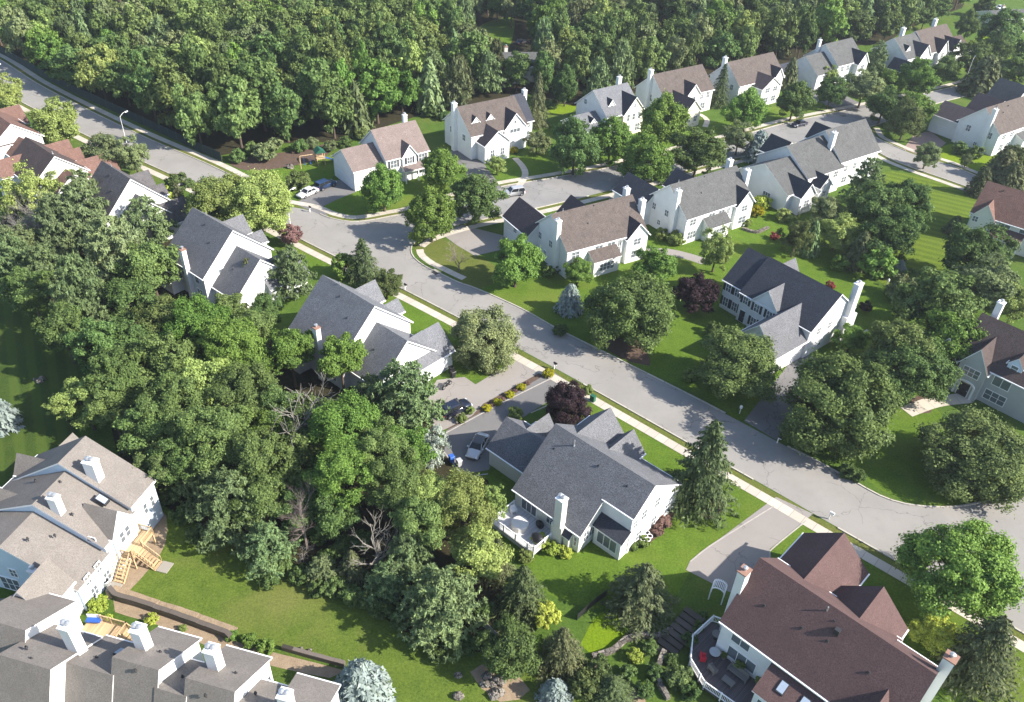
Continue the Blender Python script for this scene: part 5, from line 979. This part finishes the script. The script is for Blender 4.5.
# street trees and front gardens
L(383, 187, 21, 'round bright green tree on the lawn in front of the pinkish taupe roofed house', 'maple', 'round', sv=1.08); L(431, 214, 25, 'round green tree on the street corner casting its shadow on the road', 'maple', 'round', sv=1.08)
L(475, 197, 24, 'full green tree between the corner tree and the parked silver SUV', 'deep', 'round', sv=1.08); L(441, 170, 19, 'pale green round tree in front of the two dormer house drive', 'maple', 'round', sv=1.08); L(497, 164, 11, 'thin airy young tree in front of the two dormer house', 'light', 'loose')
L(537, 142, 12, 'dull grey green tree beside the clipped shrubs of the two dormer house', 'grey', 'mid'); L(575, 146, 24, 'dark green round tree at the kerb in front of the ivory gabled house', 'deep', 'round', sv=1.08); L(611, 140, 20, 'pale green round tree beside the ivory front gable', 'maple', 'round', sv=1.08)
L(647, 160, 23, 'round green tree at the kerb overlapping the dark garage roof', 'maple', 'round', sv=1.08); L(664, 121, 24, 'broad bright tree hiding the plum garage gable corner', 'maple', 'round', sv=1.08); L(698, 153, 26, 'large dark tree between the street and the weathered grey roof', 'deep', 'mid')
L(748, 109, 18, 'round bright tree beside the curving path', 'maple', 'round', sv=1.08); L(739, 138, 16, 'pale green spreading tree next to the blue spruce by the street', 'grey', 'loose'); C(759, 147, 15, 'silvery blue spruce behind the grey double house', 'blue', 'dense', 1.9, 'blue_spruce_tree')
C(721, 88, 12, 'slender grey green spruce beside the white chimney of the tan roofed house', 'bronze', 'spruce', 3.4); C(538, 103, 13, 'tall dark spruce beside the white chimney of the two dormer house', 'spruce', 'spruce', 4.2); L(566, 84, 13, 'dense dark upright tree behind the ivory gabled house', 'deep', 'round', sv=1.5)
L(795, 100, 16, 'round dark green tree on the lawn between two drives of the far row', 'deep', 'round', sv=1.08); C(790, 76, 9, 'narrow dark conifer between the fourth and fifth houses of the far row', 'spruce', 'dense', 3.2); L(832, 91, 13, 'round dark tree in front of the grey lower wing', 'deep', 'round', sv=1.08); L(829, 75, 9, 'pale tree top against the grey lower wing', 'light', 'loose')
L(864, 88, 17, 'dull green tree with bushy base in front of the grey roofed far house', 'grey', 'mid'); C(877, 60, 12, 'thin open conifer between the two farthest houses', 'pine', 'pine', 2.6, 'pine_tree'); L(892, 82, 13, 'bright tree in front of the small front gable of the farthest house', 'maple', 'mid'); L(918, 78, 17, 'bright full tree in front of the grey brown double house', 'maple', 'mid')
L(917, 108, 17, 'tall green tree in the grove on the street corner', 'maple', 'mid'); L(884, 105, 16, 'round leaning tree at the pavement end of the grove', 'deep', 'mid'); L(907, 119, 14, 'olive tinted oval tree at the front of the grove', 'olive', 'round', sv=1.2); L(946, 69, 13, 'rounded grey green tree on the lawn beside the far street bend', 'deep', 'mid'); L(974, 57, 17, 'dark green tree beside the brown garage of the farthest house', 'deep', 'mid')
L(969, 24, 10, 'round tree on the open lawn near the upper right corner', 'deep', 'round', sv=1.08); L(1001, 30, 20, 'broad dark tree mass at the upper right edge', 'deep', 'mid'); C(984, 78, 18, 'broad dark conifer behind the mauve grey roofs', 'spruce', 'dense', 1.8); L(1001, 71, 12, 'grey green tree beyond the mauve grey roofs', 'grey', 'mid'); L(1018, 70, 15, 'dark tree at the right edge beyond the mauve grey roofs', 'deep', 'mid'); L(1000, 50, 10, 'small round tree on the lawn beyond the dark conifer', 'deep', 'round', sv=1.08)
L(928, 155, 12, 'small round tree at the kerb of the cross street', 'grey', 'mid'); L(967, 160, 6, 'tiny pale tree on the bright lawn by the reddish drive', 'grey', 'loose'); C(1003, 166, 16, 'dark yew like conifer below the large white house', 'spruce', 'dense', 1.7); L(1016, 158, 13, 'olive bushy tree at the right edge below the large white house', 'olive', 'mid'); C(981, 183, 11, 'dark upright evergreen touching the reddish brown roof', 'spruce', 'dense', 2.3); C(1013, 176, 14, 'broad dark evergreen behind the reddish brown roof', 'spruce', 'dense', 1.6)
for i, (x, y, r) in enumerate([(880, 22, 10), (905, 15, 10), (925, 18, 9), (940, 8, 9), (1020, 50, 9), (985, 6, 8), (868, 12, 10)]): L(x, y, r, 'dark green tree along the far side of the upper right lawn', 'deep', 'far', group='trees along the upper right lawn')
# back gardens in the middle right
L(797, 236, 18, 'brownish dull tree in the back gardens beside the narrow pine', 'olive', 'loose', sv=1.1); C(811, 240, 11, 'narrow dense green conifer next to the brownish dull tree', 'pine', 'dense', 3.2); L(838, 232, 19, 'bright lime tinted tree behind the narrow conifer', 'light', 'mid'); C(860, 252, 15, 'dark blue grey spruce in the back gardens', 'spruce', 'dense', 2.4); L(888, 240, 24, 'large grey green tree in the centre of the back gardens', 'deep', 'mid'); L(873, 205, 24, 'dark spreading tree behind the grey double house', 'deep', 'mid')
L(908, 201, 21, 'dark round tree at the edge of the striped lawn', 'deep', 'mid'); C(866, 186, 21, 'tall loose pine hiding the end of the grey double house', 'pine', 'pine', 2.4, 'pine_tree'); L(880, 262, 16, 'low bright shrubby tree under the grey green garden tree', 'maple', 'bush'); C(899, 268, 8, 'small blue spruce at the end of the striped lawn', 'blue', 'dense', 1.8, 'blue_spruce_tree'); L(905, 225, 19, 'dark tree overhanging the striped lawn', 'deep', 'mid'); L(826, 210, 15, 'small grey green tree beside the dark dormer of the double house', 'grey', 'mid')
L(938, 300, 35, 'large grey green tree above the dark brown roof', 'deep', 'mid'); L(977, 252, 29, 'broad dark tree in front of the cream house with grey windows', 'deep', 'mid'); L(985, 285, 28, 'grey green tree below the cream house', 'grey', 'mid'); L(945, 342, 30, 'bright green tree leaning over the arched entry house', 'maple', 'mid'); L(902, 346, 31, 'pale olive tree beside the white chimney house garden', 'oak', 'mid'); L(1006, 300, 22, 'light green tree behind the white chimney at the right edge', 'light', 'mid'); L(965, 325, 14, 'dark tree against the dark brown roof end', 'deep', 'mid'); C(955, 226, 9, 'dark clipped evergreen at the corner of the cream house', 'spruce', 'dense', 1.9)
L(910, 368, 36, 'large dense dark tree on the lawn of the arched entry house', 'deep', 'fine', sv=.8, clear=-.05); L(840, 404, 56, 'very large broad green tree at the roadside, the largest on the right', 'oak', 'fine', sv=.8, clear=-.1); L(976, 452, 46, 'very large bronze tinged tree above the road bend', 'olive', 'fine', sv=.75, clear=-.1); L(738, 364, 40, 'large olive green tree in front of the navy roofed house', 'oak', 'fine', sv=.85, clear=-.05)
L(852, 338, 15, 'small bushy tree below the tall white end chimney', 'maple', 'mid'); L(866, 306, 6, 'small purple leaved tree on the lawn behind the tall white chimney', 'purple', 'bush', cat='tree'); L(960, 568, 46, 'broad bright green tree standing in the verge at the road bend', 'maple', 'fine', sv=.9); L(935, 632, 20, 'light green bushy tree beside the maroon front gable', 'lime', 'mid')
C(985, 650, 40, 'broad dark spruce beside the white right hand chimney of the maroon house', 'spruce', 'spruce', 2.0); L(1000, 590, 14, 'side limb like small green tree at the road edge, lower right', 'maple', 'mid')
L(630, 311, 46, 'huge round dark green tree on the lawn by the middle of the road', 'deep', 'fine', sv=.85, clear=-.1); C(570, 300, 15, 'blue grey spruce beside the huge round tree', 'blue', 'dense', 2.1, 'blue_spruce_tree'); L(516, 260, 26, 'tall bright tree at the end wall of the taupe roofed house', 'maple', 'mid', sv=1.05); L(578, 271, 16, 'bright small tree behind the lean to of the taupe roofed house', 'maple', 'mid'); L(655, 266, 21, 'round green tree between the lean to and the purple tree', 'maple', 'mid'); L(717, 250, 18, 'light airy tree in front of the navy roofed house garden', 'light', 'loose', sv=1.2); L(696, 293, 21, 'dark purple leaved tree beside the navy roofed house', 'purple', 'mid')
bare(459, 250, 14, 'brownish twiggy leafless bush tree by the tan drive', 7, 2, .9)
# around the houses in the middle
L(483, 337, 36, 'grey green tree with soft outline on the lawn at the double driveway', 'grey', 'fine', sv=.85, clear=-.12); C(705, 468, 43, 'tall spruce standing between the white gable and the road', 'bronze', 'spruce', 2.6); L(567, 405, 22, 'purple black tree beside the dark driveway', 'purple', 'fine', sv=1.1, clear=0); L(588, 390, 6, 'small green sapling next to the purple black tree', 'shrub', 'bush', cat='tree'); C(642, 590, 40, 'broad dark spruce on the lawn below the white gable', 'spruce', 'spruce', 1.7)
C(363, 262, 22, 'bronze green spruce at the roadside above the pale grey roof', 'bronze', 'spruce', 2.2); L(386, 283, 17, 'olive bushy tree between the bronze spruce and the road', 'olive', 'mid'); L(344, 265, 13, 'bright bushy tree at the foot of the bronze spruce', 'maple', 'bush'); L(291, 234, 11, 'plum coloured small tree by the bend of the road', 'plum', 'bush', cat='tree'); C(291, 275, 26, 'loose blue green pine between two saltbox houses', 'pine', 'pine', 2.3, 'pine_tree'); C(250, 283, 18, 'dark spruce in front of the blue grey saltbox roof', 'spruce', 'spruce', 2.8); C(208, 277, 15, 'olive spruce at the corner of the blue grey saltbox roof', 'bronze', 'spruce', 2.8)
L(258, 204, 33, 'pale willowy tree at the road above the blue grey roof, right one of two', 'light', 'fine', sv=.9); L(224, 204, 30, 'pale willowy tree above the blue grey roof, left one of two', 'light', 'fine', sv=.95); C(206, 192, 9, 'bluish narrow conifer against the pale willowy trees', 'blue', 'dense', 3); C(180, 206, 15, 'dark conifer between the two grey saltbox roofs', 'spruce', 'spruce', 2.8); C(147, 224, 26, 'blue green pine behind the dark streaked roof', 'pine', 'pine', 2.0, 'pine_tree'); C(124, 222, 10, 'thin dark conifer at the gable of the dark streaked roof', 'spruce', 'dense', 3.4)
L(55, 123, 21, 'round pale green tree at the pavement of the upper road', 'light', 'mid'); L(108, 154, 20, 'grey green bushy tree below the white street lamp', 'grey', 'mid'); L(134, 157, 15, 'grey green upright tree beside the white street lamp', 'grey', 'loose', sv=1.2); L(3, 94, 16, 'round green tree at the left end of the upper road', 'light', 'mid'); L(176, 182, 10, 'small olive tree beside the upper pavement', 'olive', 'bush'); L(160, 196, 12, 'low bright shrubby tree below the streaked roof gable', 'lime', 'bush')
# the wood on the left
bare(44, 192, 34, 'large pale leafless tree at the left edge', 17, 3, .95); bare(14, 208, 22, 'second pale leafless tree leaning out of the left edge', 17, 3, .85); bare(70, 178, 20, 'grey leafless twigs against the red brown roofs', 13, 3, 1.0)
L(60, 186, 17, 'light green tree in front of the red brown roofs', 'light', 'loose'); C(84, 222, 34, 'pale feathery pine below the dark streaked roof', 'palepine', 'pine', 2.0, 'pine_tree'); C(116, 256, 38, 'large pale feathery pine in the wood edge on the left', 'palepine', 'pine', 2.1, 'pine_tree'); C(45, 272, 26, 'dark blue green pine at the edge of the mown field', 'pine', 'pine', 2.0, 'pine_tree'); C(82, 300, 32, 'dark drooping pine overhanging the mown field', 'pine', 'pine', 2.8, 'pine_tree'); C(14, 262, 24, 'dark pine at the left edge above the mown field', 'pine', 'pine', 2.1, 'pine_tree')
L(16, 246, 20, 'grey green tree among the leafless ones at the left edge', 'grey', 'mid', H=9); L(85, 195, 16, 'yellow green tree against the end of the streaked roof', 'light', 'mid', H=10); C(105, 330, 22, 'blue tinted pine in the wood, nearest the shaded field', 'pine', 'pine', 2.3, 'pine_tree')
C(88, 205, 24, 'pale feathery pine against the lower wall of the dark streaked house', 'palepine', 'pine', 2.6, 'pine_tree'); C(60, 230, 26, 'pale feathery pine left of the others below the red brown roofs', 'palepine', 'pine', 2.5, 'pine_tree'); L(30, 200, 22, 'wispy pale grey green tree at the left edge below the red brown roofs', 'light', 'loose', H=13, sv=1.2); L(100, 195, 12, 'wispy yellow green tree at the foot of the streaked roof', 'light', 'loose', H=11, sv=1.3)
WOOD = [(150, 268, 26, 'oak', 12), (98, 345, 26, 'deep', 14), (112, 372, 26, 'deep', 14), (62, 328, 24, 'deep', 12), (30, 290, 22, 'deep', 11), (132, 300, 24, 'deep', 12), (160, 320, 26, 'oak', 13), (195, 330, 34, 'maple', 14), (232, 350, 32, 'maple', 14), (130, 352, 30, 'deep', 12), (165, 365, 30, 'oak', 13), (205, 385, 30, 'light', 14), (245, 395, 34, 'oak', 15), (120, 388, 24, 'deep', 11), (175, 410, 34, 'oak', 14), (150, 430, 26, 'deep', 12), (215, 435, 36, 'oak', 15), (262, 430, 34, 'maple', 12), (312, 425, 30, 'oak', 12), (345, 430, 38, 'maple', 16), (382, 452, 34, 'oak', 15), (292, 455, 30, 'oak', 12), (345, 470, 32, 'maple', 15), (255, 455, 26, 'oak', 14), (178, 462, 24, 'deep', 11), (395, 480, 32, 'oak', 14), (418, 520, 26, 'oak', 12), (335, 510, 26, 'deep', 9), (300, 505, 24, 'deep', 8), (262, 495, 26, 'oak', 11), (405, 450, 28, 'maple', 14), (340, 355, 24, 'maple', 12), (290, 350, 24, 'maple', 12), (250, 330, 22, 'oak', 12), (265, 310, 18, 'deep', 10), (230, 310, 20, 'oak', 11), (280, 410, 26, 'deep', 13)]
DESC = {'oak': 'mid green leafy tree inside the dense wood left of the middle houses', 'maple': 'bright green leafy tree inside the dense wood left of the middle houses', 'deep': 'dark green leafy tree inside the dense wood left of the middle houses', 'light': 'pale yellow green leafy tree inside the dense wood left of the middle houses', 'grey': 'grey green leafy tree inside the dense wood left of the middle houses'}
for x, y, r, lf, hh in WOOD: L(x, y, r, DESC[lf], lf, 'fine' if r > 30 else 'mid', H=hh, group='leafy trees of the middle wood', sv=.95)
L(84, 400, 24, 'pale green tree above the blue town house roof, by the mown field', 'light', 'mid', H=10); L(110, 405, 20, 'green tree with bare stem beside the pale tree over the town house', 'oak', 'mid', H=10); C(132, 432, 16, 'yellowish spruce with long bare stems behind the blue town house', 'palepine', 'spruce', 2.8); L(62, 405, 13, 'small pale tree nearest the mown field above the town house', 'light', 'loose', H=9); L(160, 465, 22, 'sparse olive tree with spiky outline beside the town house', 'olive', 'loose', H=10)
C(232, 508, 44, 'large layered white pine at the lower edge of the wood', 'pine', 'pine', 1.9, 'pine_tree'); C(205, 478, 30, 'layered pine behind the large white pine at the lower wood edge', 'pine', 'pine', 2.2, 'pine_tree'); C(268, 548, 30, 'yellow green pine at the lower edge of the wood', 'pine', 'pine', 1.9, 'pine_tree'); C(322, 570, 18, 'small bright tipped pine at the lawn below the wood', 'palepine', 'pine', 1.8, 'pine_tree')
C(404, 398, 44, 'large soft pine in front of the white garage of the pale grey roofed house', 'pine', 'pine', 1.9, 'pine_tree'); C(372, 400, 26, 'soft green pine left of the large one at the white garage', 'pine', 'pine', 2.2, 'pine_tree'); L(431, 448, 18, 'silvery leaning tree at the end of the dark driveway', 'silver', 'loose', sv=1.2); L(462, 505, 34, 'tall pale yellow green tree beside the white railed deck', 'light', 'fine', H=13, sv=1.1); L(430, 500, 28, 'light green tree between the silvery tree and the deck', 'light', 'fine', H=12); L(478, 552, 28, 'light green tree below the white railed deck', 'light', 'mid', H=9); L(492, 500, 16, 'pale slender tree touching the deck corner', 'light', 'loose', H=11, sv=1.3)
bare(291, 380, 30, 'large pale dead tree rising from the wood near the pale grey roof', 23, 0, .72); bare(374, 518, 36, 'grey dead tree leaning among the dark trees of the wood', 15, 1, .7); bare(300, 505, 22, 'brownish dead tree in the dark gap of the wood', 12, 2, .7); bare(388, 570, 18, 'small dead tree at the shaded lower edge of the wood', 7, 1, .9); bare(300, 545, 16, 'low dead twigs at the lawn edge of the wood', 5, 0, .9)
C(440, 605, 50, 'very large blue green white pine at the bottom of the wood', 'pine', 'pine', 1.7, 'pine_tree'); C(408, 560, 30, 'dark pine behind the very large white pine', 'pine', 'pine', 2.2, 'pine_tree'); C(522, 592, 32, 'drooping grey green spruce below the deck', 'bronze', 'spruce', 2.2); C(497, 560, 22, 'dark spruce left of the drooping grey green one', 'spruce', 'spruce', 2.6); L(508, 650, 30, 'dark leafy tree at the bottom beside the rough pile of boulders', 'deep', 'mid'); C(562, 650, 30, 'green spruce beside the vivid slope', 'spruce', 'spruce', 2.0); C(555, 692, 17, 'small silvery blue spruce at the bottom edge', 'blue', 'dense', 1.7, 'blue_spruce_tree'); C(361, 684, 30, 'silvery blue spruce beside the town house roofs', 'blue', 'dense', 1.8, 'blue_spruce_tree'); L(545, 615, 14, 'lime green young tree between the two conifers', 'lime', 'bush')
C(-4, 414, 18, 'pale blue spruce cut off by the left edge', 'blue', 'dense', 1.9, 'blue_spruce_tree'); C(612, 690, 26, 'low spreading olive conifer at the bottom edge by the stone walls', 'bronze', 'spruce', 1.2); L(585, 685, 14, 'olive bushy tree at the bottom edge left of the stone wall', 'olive', 'bush'); L(598, 668, 12, 'yellowish bushy tree on the earth bed below the vivid slope', 'olive', 'bush')
C(388, 582, 26, 'dark pine at the shaded foot of the wood behind the lawn', 'pine', 'pine', 2.0, 'pine_tree'); C(352, 566, 20, 'dark spruce at the shaded foot of the wood', 'spruce', 'spruce', 2.0)
for (x, y, r) in [(300, 575, 11), (318, 588, 10), (336, 586, 12), (352, 596, 12), (368, 600, 12), (380, 608, 12), (285, 566, 11), (270, 580, 10), (326, 560, 12), (342, 545, 12), (360, 540, 12), (318, 535, 12), (330, 500, 12), (300, 530, 12), (400, 620, 11), (195, 535, 10), (180, 515, 10), (170, 495, 10), (415, 640, 10), (440, 655, 10), (470, 645, 10), (485, 610, 10)]: S(x, y, r, 'dark undergrowth bush at the shaded foot of the wood', 'deep', group='undergrowth at the foot of the wood')
for (x, y, r) in [(238, 156, 8), (252, 149, 8), (275, 143, 7), (312, 143, 7), (330, 146, 7), (345, 142, 7), (362, 134, 7), (430, 112, 7), (444, 116, 6), (552, 104, 6)]: S(x, y, r, 'low leafy bush along the front edge of the top wood', RN.choice(['oak', 'deep', 'grey']), group='bushes along the edge of the top wood')
for (x, y, r) in [(496, 66, 5), (506, 68, 5), (520, 68, 5), (488, 60, 5), (510, 76, 5), (500, 78, 5), (384, 14, 4), (392, 20, 4), (376, 18, 4)]: S(x, y, r, 'low leafy bush in the clearing of the top wood', 'grey', group='bushes in the clearing of the top wood')
for (x, y, r) in [(690, 640, 8), (698, 628, 7), (672, 660, 7), (702, 616, 6), (650, 648, 8), (655, 672, 9), (690, 690, 10), (645, 690, 9), (628, 672, 8)]: S(x, y, r, 'dark green shrub crowding the garden steps and stone walls', 'deep', group='shrubs round the garden steps')
# shrubs
for (x, y, r, lb, lf) in [(635, 655, 8, 'round bright shrub on the slope above the stone wall', 'lime'), (680, 678, 13, 'yellow green bushy shrub left of the dark deck', 'olive'), (548, 373, 6, 'clipped round yellow green shrub at the kerb end of the planted strip', 'gold'), (664, 522, 8, 'rust brown shrub at the white gable, nearer the spruce', 'brownleaf'), (656, 530, 7, 'rust brown shrub at the white gable, nearer the lawn', 'brownleaf'), (643, 541, 7, 'dark round shrub under the white ring ornament', 'shrub'), (633, 546, 6, 'dark shrub at the corner of the white sunroom', 'shrub'),
  (516, 413, 8, 'spreading green shrub beside the dark driveway', 'shrub'), (470, 410, 5, 'dark shrub behind the parked dark SUV', 'shrub'), (462, 418, 6, 'green shrub at the rear of the parked dark SUV', 'shrub'), (540, 540, 9, 'lime green shrub below the white railed deck corner', 'lime'), (553, 548, 8, 'lime green shrub under the white chimney', 'lime'), (526, 556, 8, 'dark green shrub at the foot of the white railed deck', 'shrub'), (566, 552, 7, 'pale grey green shrub along the cream wall', 'lime'),
  (676, 238, 9, 'round green shrub at the pale walk between the twin houses', 'shrub'), (662, 234, 8, 'dark shrub at the wall between the twin houses', 'shrub'), (757, 211, 7, 'golden yellow shrub at the end of the weathered grey roofed house', 'gold'), (762, 202, 9, 'bright green shrub above the golden yellow one', 'lime'), (747, 222, 5, 'low green shrub near the golden yellow one', 'shrub'), (775, 236, 5, 'small red bush in the rubble stone bed', 'red'), (830, 285, 5, 'second small red bush behind the navy roof', 'red'), (840, 263, 9, 'round bright shrub alone on the back lawn', 'maple'),
  (784, 215, 8, 'yellowish shrub in front of the grey double house', 'light'), (549, 271, 7, 'low dark shrub at the chimney of the taupe roofed house', 'shrub'), (297, 180, 12, 'large round dull green bush behind the white car', 'oak'), (265, 152, 12, 'grey green bush on the mulch at the wood edge', 'grey'), (300, 146, 8, 'small bush at the wood edge above the playset', 'deep'), (905, 290, 15, 'clipped pale green hedge bush at the end of the striped lawn', 'grey'), (912, 277, 9, 'dark hedge bush behind the small blue spruce', 'deep'),
  (519, 142, 4.5, 'clipped golden shrub at the curved path of the two dormer house', 'gold'), (514, 150, 4.5, 'second clipped golden shrub at the curved path', 'gold'), (98, 605, 9, 'lime green shrub at the wooden stairs of the town house', 'lime'), (108, 618, 4, 'small lime shrub on the earth below the town house stairs', 'lime'), (152, 619, 6, 'low lime shrub along the retaining wall', 'lime'), (183, 628, 4, 'tiny green shrub at the foot of the retaining wall', 'shrub'), (250, 640, 8, 'bright green hedge shrub at the end of the retaining wall', 'maple'), (265, 647, 9, 'bright green hedge shrub nearest the bare earth strip', 'maple'),
  (232, 636, 6, 'bright green hedge shrub touching the dark wall end', 'maple'), (325, 689, 6, 'green shrub beside the large silvery spruce', 'shrub'), (724, 345, 9, 'dark shrub at the corner of the navy roofed house', 'deep'), (716, 330, 9, 'dark shrub below the shuttered windows', 'deep'), (848, 470, 9, 'low dark shrub under the very large roadside tree', 'deep'), (858, 475, 8, 'low shrub at the kerb beside the very large roadside tree', 'deep'), (560, 330, 8, 'low dark shrub at the kerb under the blue grey spruce', 'deep'), (690, 375, 8, 'low shrub at the kerb below the huge round tree', 'shrub'),
  (880, 335, 7, 'dark shrub by the curved garden path behind the tall white chimney', 'deep'), (930, 72, 6, 'low shrub at the far house corner', 'shrub'), (960, 148, 7, 'dark shrub at the wall of the large white house', 'deep'), (975, 152, 7, 'dark shrub at the rear corner of the large white house', 'deep'), (190, 183, 5, 'low dark shrub at the upper pavement', 'deep'), (560, 268, 6, 'dark shrub at the lean to wall of the taupe roofed house', 'deep')]: S(x, y, r, lb, lf)
for (x, y) in [(497.5, 402), (510, 394.5), (521.5, 387), (487, 408)]: S(x, y, 5.0, 'small golden yellow shrub in the planted strip between the two driveways', 'gold', group='golden shrubs of the planted strip', sv=.7)
for (x, y) in [(503, 399), (515.5, 391), (528, 383), (492, 405)]: S(x, y, 2.6, 'tiny reddish tuft between the golden shrubs of the planted strip', 'brownleaf', group='reddish tufts of the planted strip', sv=.7)
# the big wood at the top, tree by tree
def inside(p, poly):
    c = False
    for i in range(len(poly)):
        a, b = poly[i], poly[i - 1]
        if (a[1] > p[1]) != (b[1] > p[1]) and p[0] < (b[0] - a[0]) * (p[1] - a[1]) / (b[1] - a[1]) + a[0]: c = not c
    return c
FW = W(FOREST); xs = [p[0] for p in FW]; ys = [p[1] for p in FW]; spots = []
HOLES = [(g2(*q[:2]), q[2]) for q in [(496, 36, 11), (514, 58, 9), (508, 48, 8), (394, 82, 3.5), (385, -2, 13), (553, 47, 5), (530, 44, 5), (115, 9, 5), (270, 5, 6), (562, 108, 7), (480, 44, 6), (492, 46, 9), (498, 56, 8), (502, 66, 7), (512, 70, 6), (484, 54, 6), (384, 6, 9), (386, 14, 7), (560, 56, 5)]]
rn = random.Random(99)
for t in range(30000):
    p = (rn.uniform(min(xs), max(xs)), rn.uniform(min(ys), max(ys)))
    if not inside(p, FW) or any(math.hypot(p[0] - c[0], p[1] - c[1]) < r for c, r in HOLES): continue
    if near_house(p[0], p[1], 2.6): continue
    dist = math.hypot(*p); gap = 5.8 if dist < 230 else 6.8
    if all((p[0] - q[0]) ** 2 + (p[1] - q[1]) ** 2 > gap * gap for q in spots): spots.append(p)
KIND = [('oak', .34), ('deep', .24), ('maple', .1), ('light', .07), ('grey', .12), ('olive', .04), ('pine', .09)]
FD = {'oak': 'mid green', 'deep': 'dark green', 'maple': 'bright green', 'light': 'pale yellow green', 'grey': 'grey green', 'olive': 'olive green'}
ncon = 0
for i, p in enumerate(spots):
    east = p[0] > g2(440, 60)[0]; R = rn.choice([rn.uniform(2.8, 4.2), rn.uniform(4, 5.4), rn.uniform(5, 6.6)]); H = rn.uniform(10, 16); v = rn.random() * (.92 if not east else 1.0)
    if rn.random() < (.3 if east else .1):
        conifer_at(p[0], p[1], rn.uniform(3.4, 4.8), rn.uniform(10, 14.5), 'dark conifer standing among the leafy crowns of the big wood at the top', rn.choice(['pine', 'pine', 'spruce', 'bronze']), rn.choice(['pinefar', 'far']), 'conifer_tree', 'tree', 'conifers of the top wood'); continue
    k = 0; acc = 0
    for nm, w in KIND[:6]:
        acc += w / .91
        if v <= acc: break
    leafy_at(p[0], p[1], R, max(H * .56, R), FD[nm] + ' tree crown in the big wood along the top', nm, 'far', H * .44 / R + .12, 'woodland_tree', 'tree', FD[nm] + ' trees of the top wood')
print('wood', len(spots))
# ---------------------------------------------------------------- light and camera
AZ, EL = math.radians(-15), math.radians(34.5)
w = bpy.data.worlds.new('World'); SC.world = w; w.use_nodes = True; t = w.node_tree; bg = t.nodes['Background']
sky = t.nodes.new('ShaderNodeTexSky'); sky.sky_type = 'NISHITA'; sky.sun_disc = False; sky.sun_elevation = EL; sky.sun_rotation = PI / 2 - AZ; sky.air_density = 1.0; sky.dust_density = 1.0; sky.altitude = 100
t.links.new(sky.outputs[0], bg.inputs[0]); bg.inputs[1].default_value = .108
ld = bpy.data.lights.new('sun', 'SUN'); ld.energy = 4.4; ld.angle = math.radians(.53); ld.color = (1.0, .93, .82); sun = bpy.data.objects.new('sun', ld); COL.objects.link(sun)
from mathutils import Vector, Matrix
sd = Vector((math.cos(EL) * math.cos(AZ), math.cos(EL) * math.sin(AZ), math.sin(EL))); sun.rotation_euler = sd.to_track_quat('Z', 'Y').to_euler(); sun.location = sd * 200
cd = bpy.data.cameras.new('camera'); cam = bpy.data.objects.new('camera', cd); COL.objects.link(cam)
cd.sensor_fit = 'HORIZONTAL'; cd.sensor_width = 36; cd.lens = FOC / 1024 * 36; cd.clip_start = .5; cd.clip_end = 5000
B = -FWD; cam.matrix_world = Matrix(((RIGHT[0], UP[0], B[0], CAM[0]), (RIGHT[1], UP[1], B[1], CAM[1]), (RIGHT[2], UP[2], B[2], CAM[2]), (0, 0, 0, 1))); SC.camera = cam
vs = SC.view_settings; vs.view_transform = 'Standard'; vs.look = 'None'; vs.exposure = 1.4; vs.gamma = 1; vs.use_curve_mapping = False
SC.cycles.max_bounces = 6; SC.cycles.transparent_max_bounces = 4

# ---------------------------------------------------------------- the thin summer haze over the whole place
hz = MB().box(-501, 501, -151, 801, -1, 82).build('haze', bpy.data.materials.new('haze')); hz['kind'] = 'stuff'
hm = hz.data.materials[0]; hm.use_nodes = True; ht = hm.node_tree; ht.nodes.clear(); ho = ht.nodes.new('ShaderNodeOutputMaterial'); hv = ht.nodes.new('ShaderNodeVolumePrincipled')
hv.inputs['Color'].default_value = (.80, .88, 1, 1); hv.inputs['Density'].default_value = .00014; hv.inputs['Anisotropy'].default_value = .2; ht.links.new(hv.outputs[0], ho.inputs['Volume'])
